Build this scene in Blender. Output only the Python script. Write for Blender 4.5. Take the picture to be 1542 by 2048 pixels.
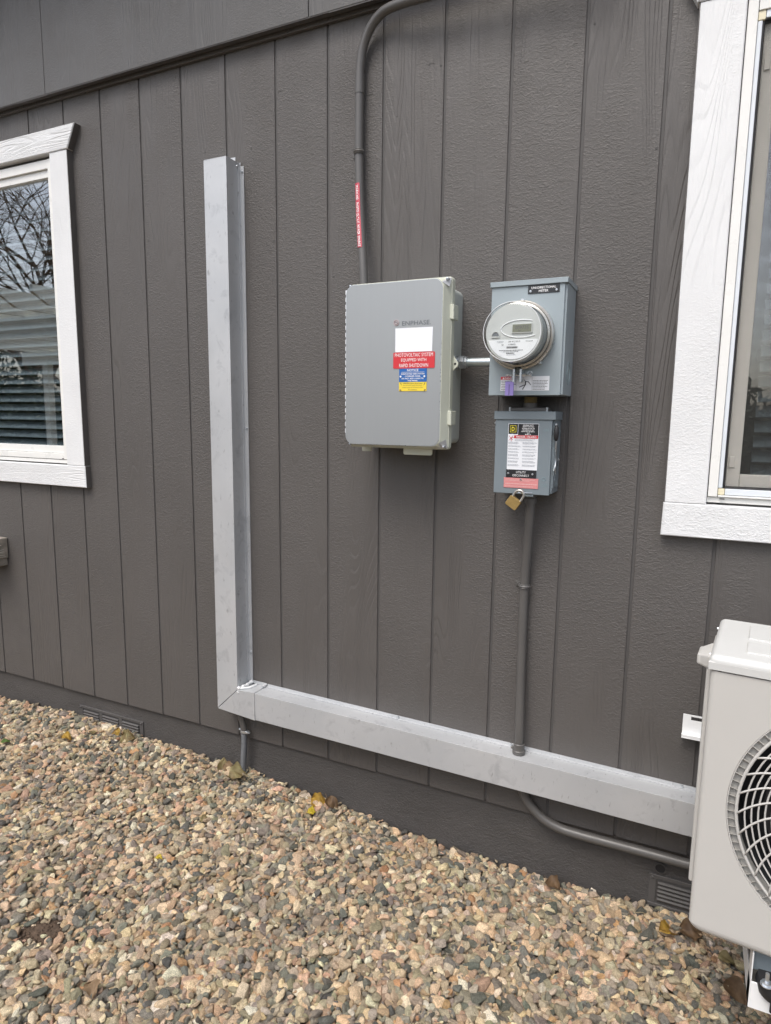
import bpy, bmesh, math, random
import numpy as np
from mathutils import Vector, Matrix, Euler
random.seed(7); RNG = np.random.default_rng(11)
R = math.radians; PI = math.pi
SC = bpy.context.scene; COL = SC.collection
for o in list(bpy.data.objects): bpy.data.objects.remove(o)

# ---------------------------------------------------------------- camera
F, YAW, PITCH, ROLL = 1302.81, -0.442832, -0.144122, 0.0121264
CAM = Vector((2.581084, -1.967236, 1.263955))
fw = Vector((math.sin(YAW)*math.cos(PITCH), math.cos(YAW)*math.cos(PITCH), math.sin(PITCH)))
rt = Vector((math.cos(YAW), -math.sin(YAW), 0)); up = rt.cross(fw)
r2 = math.cos(ROLL)*rt + math.sin(ROLL)*up; u2 = -math.sin(ROLL)*rt + math.cos(ROLL)*up
cd = bpy.data.cameras.new('camera'); cam = bpy.data.objects.new('camera', cd); COL.objects.link(cam)
M = Matrix((r2, u2, -fw)).transposed().to_4x4(); M.translation = CAM; cam.matrix_world = M
cd.sensor_fit = 'VERTICAL'; cd.sensor_height = 24; cd.lens = 24*F/2048
cd.clip_start = 0.02; cd.clip_end = 500; SC.camera = cam

# ---------------------------------------------------------------- light
SUN_EL, SUN_AZ = 60, -168                     # azimuth of the sun from +Y, clockwise
world = bpy.data.worlds.new('World'); SC.world = world; world.use_nodes = True
wn = world.node_tree.nodes; wl = world.node_tree.links; wn.clear()
sky = wn.new('ShaderNodeTexSky'); sky.sky_type = 'NISHITA'; sky.sun_disc = False
sky.sun_elevation = R(SUN_EL); sky.sun_rotation = R(SUN_AZ)
sky.air_density = 1.0; sky.dust_density = 4.0; sky.ozone_density = 1.0
hs = wn.new('ShaderNodeHueSaturation'); hs.inputs['Saturation'].default_value = 0.62
bg = wn.new('ShaderNodeBackground'); bg.inputs['Strength'].default_value = 0.15
wo = wn.new('ShaderNodeOutputWorld')
wl.new(sky.outputs[0], hs.inputs['Color']); wl.new(hs.outputs[0], bg.inputs[0]); wl.new(bg.outputs[0], wo.inputs[0])
sl = bpy.data.lights.new('sun', 'SUN'); sl.energy = 1.0; sl.angle = R(30); sl.color = (1, .965, .91)
so = bpy.data.objects.new('sun', sl); COL.objects.link(so)
sdir = Vector((math.sin(R(SUN_AZ))*math.cos(R(SUN_EL)), math.cos(R(SUN_AZ))*math.cos(R(SUN_EL)), math.sin(R(SUN_EL))))
so.rotation_euler = sdir.to_track_quat('Z', 'Y').to_euler()
SC.view_settings.view_transform = 'Standard'; SC.view_settings.look = 'None'
SC.view_settings.exposure = 0.78; SC.view_settings.gamma = 1

# ---------------------------------------------------------------- materials
class NT:
    def __init__(s, name):
        s.m = bpy.data.materials.new(name); s.m.use_nodes = True
        s.n = s.m.node_tree.nodes; s.l = s.m.node_tree.links
        s.b = s.n['Principled BSDF']; s.out = s.n['Material Output']
    def new(s, t, **k):
        n = s.n.new(t)
        for a, v in k.items(): setattr(n, a, v)
        return n
    def set(s, node, **k):
        for a, v in k.items(): node.inputs[a.replace('_', ' ')].default_value = v
        return node
    def link(s, a, b): s.l.new(a, b)
    def coord(s, kind='Object', scale=(1, 1, 1), rnd=True):
        tc = s.new('ShaderNodeTexCoord'); mp = s.new('ShaderNodeMapping'); mp.inputs['Scale'].default_value = scale
        src = tc.outputs[kind]
        if rnd:
            oi = s.new('ShaderNodeObjectInfo'); ad = s.new('ShaderNodeVectorMath', operation='MULTIPLY_ADD')
            ad.inputs[1].default_value = (37.0, 17.0, 53.0)
            cx = s.new('ShaderNodeCombineXYZ')
            for i in range(3): s.link(oi.outputs['Random'], cx.inputs[i])
            s.link(cx.outputs[0], ad.inputs[0]); s.link(src, ad.inputs[2]); src = ad.outputs[0]
        s.link(src, mp.inputs['Vector']); return mp.outputs[0]
    def noise(s, vec, scale, detail=3, rough=.5, dist=0):
        n = s.new('ShaderNodeTexNoise'); s.link(vec, n.inputs['Vector'])
        n.inputs['Scale'].default_value = scale; n.inputs['Detail'].default_value = detail
        n.inputs['Roughness'].default_value = rough; n.inputs['Distortion'].default_value = dist
        return n.outputs['Fac']
    def ramp(s, fac, stops):
        r = s.new('ShaderNodeValToRGB'); e = r.color_ramp.elements
        while len(e) < len(stops): e.new(.5)
        for i, (p, c) in enumerate(stops):
            e[i].position = p; e[i].color = (c if isinstance(c, tuple) else (c, c, c)) + (1,)
        s.link(fac, r.inputs[0]); return r.outputs[0]
    def math(s, op, a, b=None, c=None):
        m = s.new('ShaderNodeMath', operation=op)
        for i, v in enumerate((a, b, c)):
            if v is None: continue
            if isinstance(v, (int, float)): m.inputs[i].default_value = v
            else: s.link(v, m.inputs[i])
        return m.outputs[0]
    def mix(s, fac, a, b):
        m = s.new('ShaderNodeMix', data_type='RGBA')
        for sock, v in ((m.inputs[0], fac), (m.inputs[6], a), (m.inputs[7], b)):
            if isinstance(v, (int, float)): sock.default_value = v
            elif isinstance(v, tuple): sock.default_value = v + (1,)
            else: s.link(v, sock)
        return m.outputs[2]
    def bump(s, h, strength=.5, dist=.002, prev=None):
        b = s.new('ShaderNodeBump'); b.inputs['Strength'].default_value = strength; b.inputs['Distance'].default_value = dist
        s.link(h, b.inputs['Height'])
        if prev is not None: s.link(prev, b.inputs['Normal'])
        s.link(b.outputs[0], s.b.inputs['Normal']); return b.outputs[0]
    def base(s, v):
        if isinstance(v, tuple): s.b.inputs['Base Color'].default_value = v + (1,)
        else: s.link(v, s.b.inputs['Base Color'])

def plain(name, col, rough=.5, metal=0., var=.08, scale=9, grime=0., fine=0., spec=.5):
    t = NT(name); c = t.coord()
    f = t.noise(c, scale, 5, .6)
    lo = tuple(x*(1-var) for x in col); hi = tuple(min(1, x*(1+var)) for x in col)
    k = t.ramp(f, [(.3, lo), (.7, hi)])
    if grime:
        g = t.ramp(t.noise(c, scale*2.3, 6, .7), [(.56, 0.), (.75, 1.)])
        k = t.mix(t.math('MULTIPLY', g, grime), k, tuple(x*.45 for x in col))
    t.base(k); t.set(t.b, Metallic=metal); t.b.inputs['Specular IOR Level'].default_value = spec
    r = t.math('MULTIPLY_ADD', t.noise(c, scale*3, 4), .25, rough-.12); t.link(r, t.b.inputs['Roughness'])
    if fine: t.bump(t.noise(c, 260, 3), fine, .0006)
    return t.m

def siding_mat(name, col, axis='z', strength=1.0, rough=.48, nails=False):
    """painted board embossed with wood grain"""
    t = NT(name)
    # lengthwise coordinate compressed so that grain runs along the board
    sc = (1, 1, .1) if axis == 'z' else (.1, 1, 1)
    g = t.coord(scale=sc); iso = t.coord()
    big = t.noise(t.coord(scale=(1, 1, .22) if axis == 'z' else (.22, 1, 1)), 5.5, 2, .5)
    # cathedral rings: contour lines of a slow noise stretched along the board
    rings = t.math('FRACT', t.math('MULTIPLY', t.noise(g, 7, 2.0, .45, .3), 26))
    rings = t.ramp(rings, [(0, 0.), (.2, 1.), (.75, .55), (1, 0.)])
    fib = t.ramp(t.noise(g, 150, 3, .6), [(.35, 0.), (.65, 1.)])
    stip = t.noise(t.coord(scale=(.75, 1, 1.1)), 185, 4, .68, .5)
    worm = t.ramp(t.noise(t.coord(scale=(.6, 1, 1.2)), 120, 2, .5, 1.0), [(.5, 0.), (.6, 1.)])
    m1 = t.ramp(big, [(.47, 0.), (.6, 1.)])
    m2 = t.ramp(t.noise(t.coord(scale=(1, 1, .15) if axis == 'z' else (.15, 1, 1)), 9, 2), [(.45, 0.), (.6, 1.)])
    grain = t.math('ADD', t.math('MULTIPLY', rings, .75), t.math('MULTIPLY', fib, .4))
    rough_p = t.math('ADD', t.math('MULTIPLY', stip, .9), t.math('MULTIPLY', worm, .26))
    mixn = t.new('ShaderNodeMix', data_type='FLOAT')
    t.link(m1, mixn.inputs[0]); t.link(rough_p, mixn.inputs[2]); t.link(grain, mixn.inputs[3])
    h = t.math('ADD', mixn.outputs[0], t.math('MULTIPLY', t.math('MULTIPLY', m2, stip), .5))
    t.bump(h, .85*strength, .0021)
    lo = tuple(x*.93 for x in col); hi = tuple(x*1.07 for x in col)
    k = t.ramp(t.noise(iso, 2.2, 5, .6), [(.3, lo), (.7, hi)])
    # paint thins and dust sits in the texture
    k = t.mix(t.math('MULTIPLY', t.ramp(t.noise(iso, 210, 2), [(.66, 0.), (.74, 1.)]), .16), k, tuple(min(.9, x*2.2) for x in col))
    t.base(k)
    t.link(t.math('MULTIPLY_ADD', t.noise(iso, 12, 4), .3, rough-.15), t.b.inputs['Roughness'])
    t.b.inputs['Specular IOR Level'].default_value = .45
    return t.m

M_SID = siding_mat('siding_paint', (.093, .0862, .0812))
M_SIDU = siding_mat('upper_siding_paint', (.102, .099, .096), strength=.6)
M_TRIMV = siding_mat('white_trim_vertical', (.7, .71, .715), 'z', .65)
M_TRIMH = siding_mat('white_trim_horizontal', (.7, .71, .715), 'x', 1.1)
M_SHEATH = plain('groove_paint', (.075, .071, .069), .6)
M_PIPE = plain('grey_pipe_paint', (.1, .096, .092), .38, var=.05, fine=.15)
M_VINYL = plain('white_vinyl', (.76, .76, .735), .3, var=.03)
M_ALFRAME = plain('blue_white_aluminium_frame', (.68, .72, .76), .35, var=.03)
M_CREAM = plain('cream_corner_plastic', (.72, .66, .48), .4, var=.03)
M_BLACK = plain('black_rubber', (.018, .018, .02), .55)
M_DARK = plain('dark_interior', (.03, .03, .032), .8)
M_BLIND = plain('blind_slat_paint', (.22, .26, .285), .45, var=.04)
M_ZINC = plain('zinc_plated_steel', (.62, .65, .68), .3, .85, var=.12, scale=60)
M_GALV = plain('galvanised_pipe', (.5, .56, .58), .34, .75, var=.08, scale=30)
M_IVORY = plain('ivory_plastic', (.56, .58, .49), .42, var=.03)
M_GREYPL = plain('combiner_side_plastic', (.47, .5, .47), .45, var=.04)
M_BLUEG = plain('socket_grey_paint', (.29, .34, .365), .36, var=.03, scale=6, fine=.06)
M_SWG = plain('switch_grey_paint', (.183, .218, .24), .36, var=.03, scale=6, fine=.06)
M_WHITE = plain('white_label', (.78, .8, .83), .4, var=.02)
M_PRINTW = plain('white_print', (.82, .82, .82), .5, var=.02)
M_PRINTK = plain('black_print', (.05, .05, .055), .5, var=.02)
M_PRINTG = plain('grey_print', (.13, .145, .16), .5, var=.02)
M_PRINTS = plain('soft_grey_print', (.35, .37, .4), .5, var=.02)
M_RED = plain('red_label', (.58, .035, .045), .32, var=.04)
M_REDP = plain('red_tape', (.5, .055, .085), .4, var=.1)
M_PINK = plain('faded_pink_label', (.62, .24, .24), .5, var=.05)
M_BLUE = plain('blue_label', (.02, .12, .38), .35, var=.04)
M_YEL = plain('yellow_label', (.78, .6, .05), .4, var=.04)
M_KLAB = plain('black_label', (.02, .021, .024), .35, var=.03)
M_LOGOP = plain('faint_pink_print', (.42, .34, .345), .5, var=.04)
M_BRASS = plain('dull_brass', (.42, .29, .11), .42, .65, var=.18, scale=50)
M_STEELW = plain('worn_steel', (.52, .505, .47), .3, .8, var=.12, scale=50)
M_PURPLE = plain('purple_seal_plastic', (.32, .25, .6), .35, var=.06)
M_SEAL = plain('white_sealant', (.68, .69, .69), .55, var=.04, fine=.4)
M_FLEX = plain('grey_flexible_pvc', (.11, .115, .12), .5)
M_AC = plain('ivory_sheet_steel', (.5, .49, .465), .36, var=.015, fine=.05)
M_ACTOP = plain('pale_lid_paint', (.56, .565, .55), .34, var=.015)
M_ACIN = plain('dark_coil', (.03, .032, .035), .6)
M_SOFFIT = plain('soffit_paint', (.14, .135, .13), .6)
M_WOODW = plain('weathered_wood', (.24, .215, .18), .8, var=.35, scale=22, grime=.6)
M_FENCE = plain('fence_wood', (.16, .11, .075), .85, var=.3, scale=10)
M_PERG = plain('pergola_paint', (.86, .85, .74), .5, var=.05)
M_BARK = plain('bark', (.2, .155, .11), .9, var=.3, scale=14)
M_HEDGE = plain('hedge_leaf', (.05, .065, .03), .7, var=.4, scale=30)
M_LCD = plain('lcd', (.16, .165, .115), .25, var=.03)
M_METERF = plain('meter_face_plastic', (.52, .54, .53), .4, var=.03)
M_KNOCK = plain('socket_paint_mark', (.2, .28, .3), .4)

def stucco():
    t = NT('foundation_stucco'); c = t.coord(scale=(.8, 1, 1.2))
    t.base(t.ramp(t.noise(c, 6, 6, .65), [(.3, (.062, .058, .056)), (.7, (.082, .077, .074))]))
    h = t.math('ADD', t.noise(c, 150, 4, .7, .4), t.math('MULTIPLY', t.noise(c, 22, 3), .8))
    t.bump(h, 1.0, .005); t.set(t.b, Roughness=.55); return t.m
M_STUCCO = stucco()

def aluminium():
    t = NT('mill_aluminium'); c = t.coord(rnd=False); s = t.coord(scale=(1, 1, .08), rnd=False)
    k = t.ramp(t.noise(c, 4, 5, .6), [(.3, (.47, .485, .50)), (.7, (.55, .56, .57))])
    sm = t.math('MULTIPLY', t.ramp(t.noise(c, 16, 5, .62, .5), [(.55, 0.), (.7, 1.)]), .4)
    k = t.mix(sm, k, (.27, .28, .3))
    sp = t.math('MULTIPLY', t.ramp(t.noise(t.coord(scale=(2.2, 1, .6), rnd=False), 42, 4, .6), [(.64, 0.), (.72, 1.)]), .6)
    k = t.mix(sp, k, (.2, .2, .21)); t.base(k)
    t.set(t.b, Metallic=.35)
    t.link(t.math('MULTIPLY_ADD', t.noise(c, 11, 5), .3, .28), t.b.inputs['Roughness'])
    t.bump(t.noise(c, 7, 2), .25, .004); return t.m
M_ALU = aluminium()

def panel_grey():
    t = NT('combiner_front_film'); c = t.coord(rnd=False)
    st = t.noise(t.coord(scale=(1, 1, .05), rnd=False), 60, 3, .6)
    k = t.ramp(st, [(.3, (.355, .372, .38)), (.72, (.365, .382, .39))]); t.base(k)
    t.set(t.b, Metallic=.5, Roughness=.42); return t.m
M_PANEL = panel_grey()

def glass_mat(name, tint=(.93, .97, .96), ior=1.5, gloss=1.0):
    t = NT(name); t.n.remove(t.b)
    tr = t.new('ShaderNodeBsdfTransparent'); tr.inputs[0].default_value = tint + (1,)
    gl = t.new('ShaderNodeBsdfGlossy'); gl.inputs['Roughness'].default_value = .008; gl.inputs[0].default_value = (gloss, gloss, gloss, 1)
    fr = t.new('ShaderNodeFresnel'); ge = t.new('ShaderNodeNewGeometry')      # same reflectance on both faces of the sheet
    t.link(t.math('MULTIPLY_ADD', ge.outputs['Backfacing'], 1/ior-ior, ior), fr.inputs['IOR'])
    mx = t.new('ShaderNodeMixShader'); t.link(fr.outputs[0], mx.inputs[0]); t.link(tr.outputs[0], mx.inputs[1]); t.link(gl.outputs[0], mx.inputs[2])
    t.link(mx.outputs[0], t.out.inputs[0]); return t.m
M_GLASS = glass_mat('window_glass', (.9, .93, .94), 2.7)
M_DOME = glass_mat('meter_glass', (.95, .96, .95), 1.45)

def screen_mat():
    t = NT('insect_screen'); t.n.remove(t.b)
    tc = t.new('ShaderNodeTexCoord'); sp = t.new('ShaderNodeSeparateXYZ'); t.link(tc.outputs['Object'], sp.inputs[0])
    def wires(o):
        return t.math('LESS_THAN', t.math('FRACT', t.math('MULTIPLY', o, 1/.0016)), .15)
    w = t.math('MAXIMUM', wires(sp.outputs['X']), wires(sp.outputs['Z']))
    d = t.new('ShaderNodeBsdfDiffuse'); d.inputs[0].default_value = (.09, .09, .085, 1)
    tr = t.new('ShaderNodeBsdfTransparent'); mx = t.new('ShaderNodeMixShader')
    t.link(w, mx.inputs[0]); t.link(tr.outputs[0], mx.inputs[1]); t.link(d.outputs[0], mx.inputs[2])
    t.link(mx.outputs[0], t.out.inputs[0]); return t.m
M_SCREEN = screen_mat()

# ---------------------------------------------------------------- mesh helpers
def place(bm, tmp, mtx=None):
    if mtx is not None: bmesh.ops.transform(tmp, matrix=mtx, verts=tmp.verts)
    me = bpy.data.meshes.new('_t'); tmp.to_mesh(me); tmp.free(); bm.from_mesh(me); bpy.data.meshes.remove(me)
def NB(): return bmesh.new()
def box(bm, x0, x1, y0, y1, z0, z1, bev=0., seg=2, mtx=None):
    t = NB(); bmesh.ops.create_cube(t, size=1)
    for v in t.verts: v.co = Vector((x0+(v.co.x+.5)*(x1-x0), y0+(v.co.y+.5)*(y1-y0), z0+(v.co.z+.5)*(z1-z0)))
    if bev: bmesh.ops.bevel(t, geom=list(t.edges), offset=bev, segments=seg, profile=.5, affect='EDGES')
    place(bm, t, mtx); return bm
def prism(bm, pts, y0, y1, bev=0., seg=2, mtx=None):
    """polygon (x,z) extruded from y0 (front, towards camera) to y1"""
    t = NB(); a = [t.verts.new((p[0], y0, p[1])) for p in pts]; b = [t.verts.new((p[0], y1, p[1])) for p in pts]
    n = len(pts); ff = t.faces.new(a); t.faces.new(b[::-1])
    for i in range(n): t.faces.new((a[i], b[i], b[(i+1) % n], a[(i+1) % n]))
    bmesh.ops.recalc_face_normals(t, faces=t.faces)
    if bev:
        ed = [e for e in t.edges if all(v in a for v in e.verts)]
        bmesh.ops.bevel(t, geom=ed, offset=bev, segments=seg, profile=.5, affect='EDGES')
    place(bm, t, mtx); return bm
def rrect(x0, x1, z0, z1, r, n=6):
    P = []
    for cx, cz, a0 in ((x1-r, z1-r, 0), (x0+r, z1-r, 90), (x0+r, z0+r, 180), (x1-r, z0+r, 270)):
        for i in range(n+1):
            a = R(a0+90*i/n); P.append((cx+r*math.cos(a), cz+r*math.sin(a)))
    return P
def smooth_path(pts, sub=6):
    P = [Vector(p) for p in pts]; out = []
    for i in range(len(P)-1):
        p0 = P[max(i-1, 0)]; p1 = P[i]; p2 = P[i+1]; p3 = P[min(i+2, len(P)-1)]
        for k in range(sub):
            t = k/sub
            out.append(.5*((2*p1)+(p2-p0)*t+(2*p0-5*p1+4*p2-p3)*t*t+(3*p1-p0-3*p2+p3)*t**3))
    out.append(P[-1]); return out
def tube(bm, pts, r, n=14, caps=True, closed=False):
    P = [Vector(p) for p in pts]; L = len(P); rad = r if callable(r) else (lambda i: r)
    t0 = (P[1]-P[0]).normalized(); ref = Vector((0, 0, 1)) if abs(t0.z) < .9 else Vector((0, 1, 0))
    u = t0.cross(ref).normalized(); rings = []
    for i in range(L):
        a = P[(i-1) % L] if (closed or i > 0) else P[i]; b = P[(i+1) % L] if (closed or i < L-1) else P[i]
        t = (b-a).normalized(); u = (u-t*u.dot(t)).normalized(); v = t.cross(u)
        rings.append([bm.verts.new(P[i]+rad(i)*(math.cos(2*PI*k/n)*u+math.sin(2*PI*k/n)*v)) for k in range(n)])
    for i in range(L if closed else L-1):
        A = rings[i]; B = rings[(i+1) % L]
        for k in range(n): bm.faces.new((A[k], A[(k+1) % n], B[(k+1) % n], B[k]))
    if caps and not closed: bm.faces.new(rings[0][::-1]); bm.faces.new(rings[-1])
    return bm
def lathe(bm, prof, centre, axis=(0, -1, 0), n=32, caps=True):
    """prof: (radius, distance along axis)"""
    t = NB(); ax = Vector(axis).normalized(); ref = Vector((0, 0, 1)) if abs(ax.z) < .9 else Vector((1, 0, 0))
    u = ax.cross(ref).normalized(); v = ax.cross(u); C = Vector(centre); rings = []
    for r, h in prof: rings.append([t.verts.new(C+ax*h+max(r, 1e-5)*(math.cos(2*PI*k/n)*u+math.sin(2*PI*k/n)*v)) for k in range(n)])
    for A, B in zip(rings, rings[1:]):
        for k in range(n): t.faces.new((A[k], A[(k+1) % n], B[(k+1) % n], B[k]))
    if caps: t.faces.new(rings[0][::-1]); t.faces.new(rings[-1])
    bmesh.ops.recalc_face_normals(t, faces=t.faces); place(bm, t); return bm
LOC = {}
def obj(name, bm, mat, parent=None, label=None, kind=None, smooth=35, local=False):
    if isinstance(bm, bpy.types.Mesh): me = bm
    else:
        me = bpy.data.meshes.new(name); bm.normal_update(); bm.to_mesh(me); bm.free()
        if smooth:
            me.polygons.foreach_set('use_smooth', [True]*len(me.polygons)); me.set_sharp_from_angle(angle=R(smooth))
    if mat and not me.materials: me.materials.append(mat)
    o = bpy.data.objects.new(name, me); COL.objects.link(o)
    if smooth and len(me.polygons) < 3000 and len(me.polygons) > 6: o.modifiers.new('flat_faces', 'WEIGHTED_NORMAL').keep_sharp = True
    if parent is not None:
        o.parent = parent
        if parent.name in LOC and not local: o.matrix_parent_inverse = Matrix.Translation(-LOC[parent.name])
    if label: o['label'] = label
    if kind: o['kind'] = kind
    return o
def thing(name, label, cat, loc=(0, 0, 0), rz=0, group=None, local=False):
    o = bpy.data.objects.new(name, None); COL.objects.link(o); o.location = loc; o.rotation_euler = (0, 0, rz)
    o.empty_display_size = .05
    if not local: LOC[o.name] = Vector(loc)
    o['label'] = label; o['category'] = cat
    if group: o['group'] = group
    return o
def tag(o, label, cat, group=None):
    o['label'] = label; o['category'] = cat
    if group: o['group'] = group
    return o
DEPS = None
def text_mesh(body, h, width=None, extrude=.0001, bold=0.):
    c = bpy.data.curves.new('_txt', 'FONT'); c.body = body; c.size = 1; c.align_x = 'CENTER'; c.align_y = 'CENTER'
    c.resolution_u = 2; c.extrude = 0; c.offset = bold
    o = bpy.data.objects.new('_txt', c); COL.objects.link(o)
    me = bpy.data.meshes.new_from_object(o); bpy.data.objects.remove(o); bpy.data.curves.remove(c)
    xs = [v.co.x for v in me.vertices]; ys = [v.co.y for v in me.vertices]
    cx, cy = (min(xs)+max(xs))/2, (min(ys)+max(ys))/2; nl = body.count('\n')+1
    sy = h*nl/(max(ys)-min(ys)) if nl == 1 else h/.73
    sx = width/(max(xs)-min(xs)) if width else sy
    for v in me.vertices: v.co = Vector(((v.co.x-cx)*sx, 0, (v.co.y-cy)*sy))
    return me
def text(name, body, x, z, y, h, mat, parent, width=None, mtx=None, bold=0.0):
    me = text_mesh(body, h, width, bold=bold); me.name = name
    me.transform((mtx or Matrix.Identity(4)) @ Matrix.Translation((x, y, z)) if mtx is None else mtx)
    # face the viewer (-Y)
    return obj(name, me, mat, parent)
def fine_print(parent, x0, x1, z0, z1, y, rows, mat=None, h=.35, seed=1, name='fine_print'):
    rr = random.Random(seed); bm = NB(); dz = (z1-z0)/rows
    for i in range(rows):
        z = z1-(i+.5)*dz; x = x0; end = x1-rr.random()*.25*(x1-x0)
        while x < end:
            w = rr.uniform(.0012, .0045); w = min(w, end-x)
            if w > .0004: box(bm, x, x+w, y-.0001, y+.0003, z-dz*h/2, z+dz*h/2)
            x += w+.0009
    o = obj(name, bm, mat or M_PRINTS, parent, kind='stuff', smooth=0); return o
def screw(name, x, y, z, r, mat, parent, axis=(0, -1, 0), h=.003):
    bm = NB(); lathe(bm, [(r, 0), (r, h*.5), (r*.75, h), (r*.3, h*1.05), (r*.3, h*.7), (.0001, h*.7)], (x, y, z), axis, 14)
    return obj(name, bm, mat, parent)

# ---------------------------------------------------------------- ground
def gz(x, y):
    w = np.interp(x, [-3, -.5, .07, .78, 1., 1.5, 1.9, 2.3, 2.7, 5], [-.16, -.146, -.118, -.14, -.142, -.18, -.212, -.214, -.196, -.2])
    k = np.clip(-np.asarray(y)/.6, 0, 1); k = k*k*(3-2*k)
    und = .012*np.sin(x*2.3+1)*np.sin(np.asarray(y)*2.9)+.008*np.sin(x*5.1+np.asarray(y)*3.7)
    return w+(-.205-w)*k+und*np.clip(-np.asarray(y)*3, 0, 1)
def ground_mat():
    t = NT('gravel_bed'); c = t.coord(rnd=False)
    v = t.new('ShaderNodeTexVoronoi'); v.inputs['Scale'].default_value = 40; t.link(c, v.inputs['Vector'])
    near = t.ramp(v.outputs['Color'], [(0, (.1, .08, .06)), (.5, (.28, .22, .16)), (1, (.16, .16, .15))])
    vd = t.ramp(v.outputs['Distance'], [(.0, 1.), (.6, .25)])
    t.base(t.mix(.65, near, t.mix(vd, (.05, .04, .03), (.22, .17, .12))))
    t.bump(v.outputs['Distance'], .8, -.012); t.set(t.b, Roughness=.9); return t.m
gx = np.concatenate([np.linspace(-80, -4, 12), np.linspace(-3.5, 5.5, 91), np.linspace(6, 80, 12)])
gy = np.concatenate([np.linspace(-90, -4, 14), np.linspace(-3.8, .1, 40)])
X, Y = np.meshgrid(gx, gy); Z = gz(X, Y)-.022
vs = np.stack([X, Y, Z], -1).reshape(-1, 3); nx = len(gx)
fs = [(j*nx+i, j*nx+i+1, (j+1)*nx+i+1, (j+1)*nx+i) for j in range(len(gy)-1) for i in range(nx-1)]
me = bpy.data.meshes.new('ground'); me.from_pydata(vs.tolist(), [], fs)
g = obj('ground', me, ground_mat()); g['kind'] = 'structure'

# ---------------------------------------------------------------- house wall
house = thing('house', 'dark grey house wall of vertical grooved boards on a stucco foundation with two white-trimmed windows', 'house')
GRV = [-.414, -.206, -.003, .204, .408, .612, .813, 1.014, 1.222, 1.425, 1.625, 1.827, 2.029, 2.234, 2.44, 2.645]
GRV = [-.414-.203*k for k in range(12, 0, -1)]+GRV+[2.645+.203*k for k in range(1, 16)]
OPEN = [(-1.06, .115, 1.065, 2.27), (2.60, 3.75, 1.055, 2.29)]        # x0 x1 z0 z1 of the window openings
GW = .0042
for a, b in zip(GRV, GRV[1:]):
    x0, x1 = a+GW, b-GW; bm = NB(); z0, z1 = 0.0, 2.506; rect = [(x0, x1, z0, z1)]
    for ox0, ox1, oz0, oz1 in OPEN:
        if x1 <= ox0 or x0 >= ox1: continue
        rect = [(x0, x1, z0, oz0), (x0, x1, oz1, z1)]
        if x0 < ox0: rect.append((x0, ox0, oz0, oz1))
        if x1 > ox1: rect.append((ox1, x1, oz0, oz1))
    bm.free(); jz = random.uniform(-.0015, .0015); cut = None
    for o_ in OPEN:
        if not (x1 <= o_[0] or x0 >= o_[1]): cut = o_
    if cut is None: polys = [[(x0, jz), (x1, jz), (x1, z1), (x0, z1)]]
    elif x0 < cut[0]: polys = [[(x0, jz), (x1, jz), (x1, cut[2]), (cut[0], cut[2]), (cut[0], cut[3]), (x1, cut[3]), (x1, z1), (x0, z1)]]
    elif x1 > cut[1]: polys = [[(x0, jz), (x1, jz), (x1, z1), (x0, z1), (x0, cut[3]), (cut[1], cut[3]), (cut[1], cut[2]), (x0, cut[2])]]
    else: polys = [[(x0, jz), (x1, jz), (x1, cut[2]), (x0, cut[2])], [(x0, cut[3]), (x1, cut[3]), (x1, z1), (x0, z1)]]
    for P in polys: obj('siding_plank', prism(NB(), P, 0, .012, .0013, 1), M_SID, house)
bm = NB()                                                            # sheet behind the grooves
def sheath(x0, x1, z0, z1): box(bm, x0, x1, .0042, .02, z0, z1)
XL, XR = GRV[0], GRV[-1]
sheath(XL, OPEN[0][0], .004, 2.506); sheath(OPEN[0][1], OPEN[1][0], .004, 2.506); sheath(OPEN[1][1], XR, .004, 2.506)
for o_ in OPEN: sheath(o_[0], o_[1], .004, o_[2]); sheath(o_[0], o_[1], o_[3], 2.506)
for v in bm.verts: pass
obj('wall_sheathing', bm, M_SHEATH, house)
xs = [.157+1.22*k for k in range(-3, 6)]
for a, b in zip(xs, xs[1:]):                                         # upper siding sheets, lapping over the lower ones
    obj('upper_siding_sheet', box(NB(), a+.0012, b-.0012, -.04, -.014, 2.5105+random.uniform(-.001, .001), 3.3, .0012, 1), M_SIDU, house)
bm = NB(); rr = random.Random(3); x = XL                             # ragged drip edge under the sheets
for k in range(60):
    w = rr.uniform(.1, .35)
    if x+w > XR: break
    box(bm, x, x+w, -.0385, -.02, 2.5075+rr.uniform(-.001, .001), 2.512); x += w
obj('ragged_sheet_edge', bm, M_BLACK if False else M_SHEATH, house)
for a, b in ((XL, .34), (.342, 2.9), (2.902, XR)):
    obj('band_board', box(NB(), a, b, -.012, .0, 2.497, 2.53, .001, 1), M_SID, house)
obj('foundation', box(NB(), XL, XR, .014, .2, -.7, .006), M_STUCCO, house)
bm = NB(); box(bm, XL, XR, -.36, .02, 3.3, 3.32); obj('soffit', bm, M_SOFFIT, house)
obj('eave_fascia', box(NB(), XL, XR, -.385, -.36, 3.24, 3.4), M_SOFFIT, house)
box_r = NB(); prism_pts = [(-.44, 3.44), (.2, 3.7), (4.2, 5.2), (4.2, 5.1), (.2, 3.6), (-.44, 3.405)]
t_ = NB(); a_ = [t_.verts.new((XL, p[0], p[1])) for p in prism_pts]; b_ = [t_.verts.new((XR, p[0], p[1])) for p in prism_pts]
t_.faces.new(a_); t_.faces.new(b_[::-1])
for i in range(6): t_.faces.new((a_[i], b_[i], b_[(i+1) % 6], a_[(i+1) % 6]))
bmesh.ops.recalc_face_normals(t_, faces=t_.faces); place(box_r, t_); obj('roof', box_r, M_SOFFIT, house)
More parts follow.
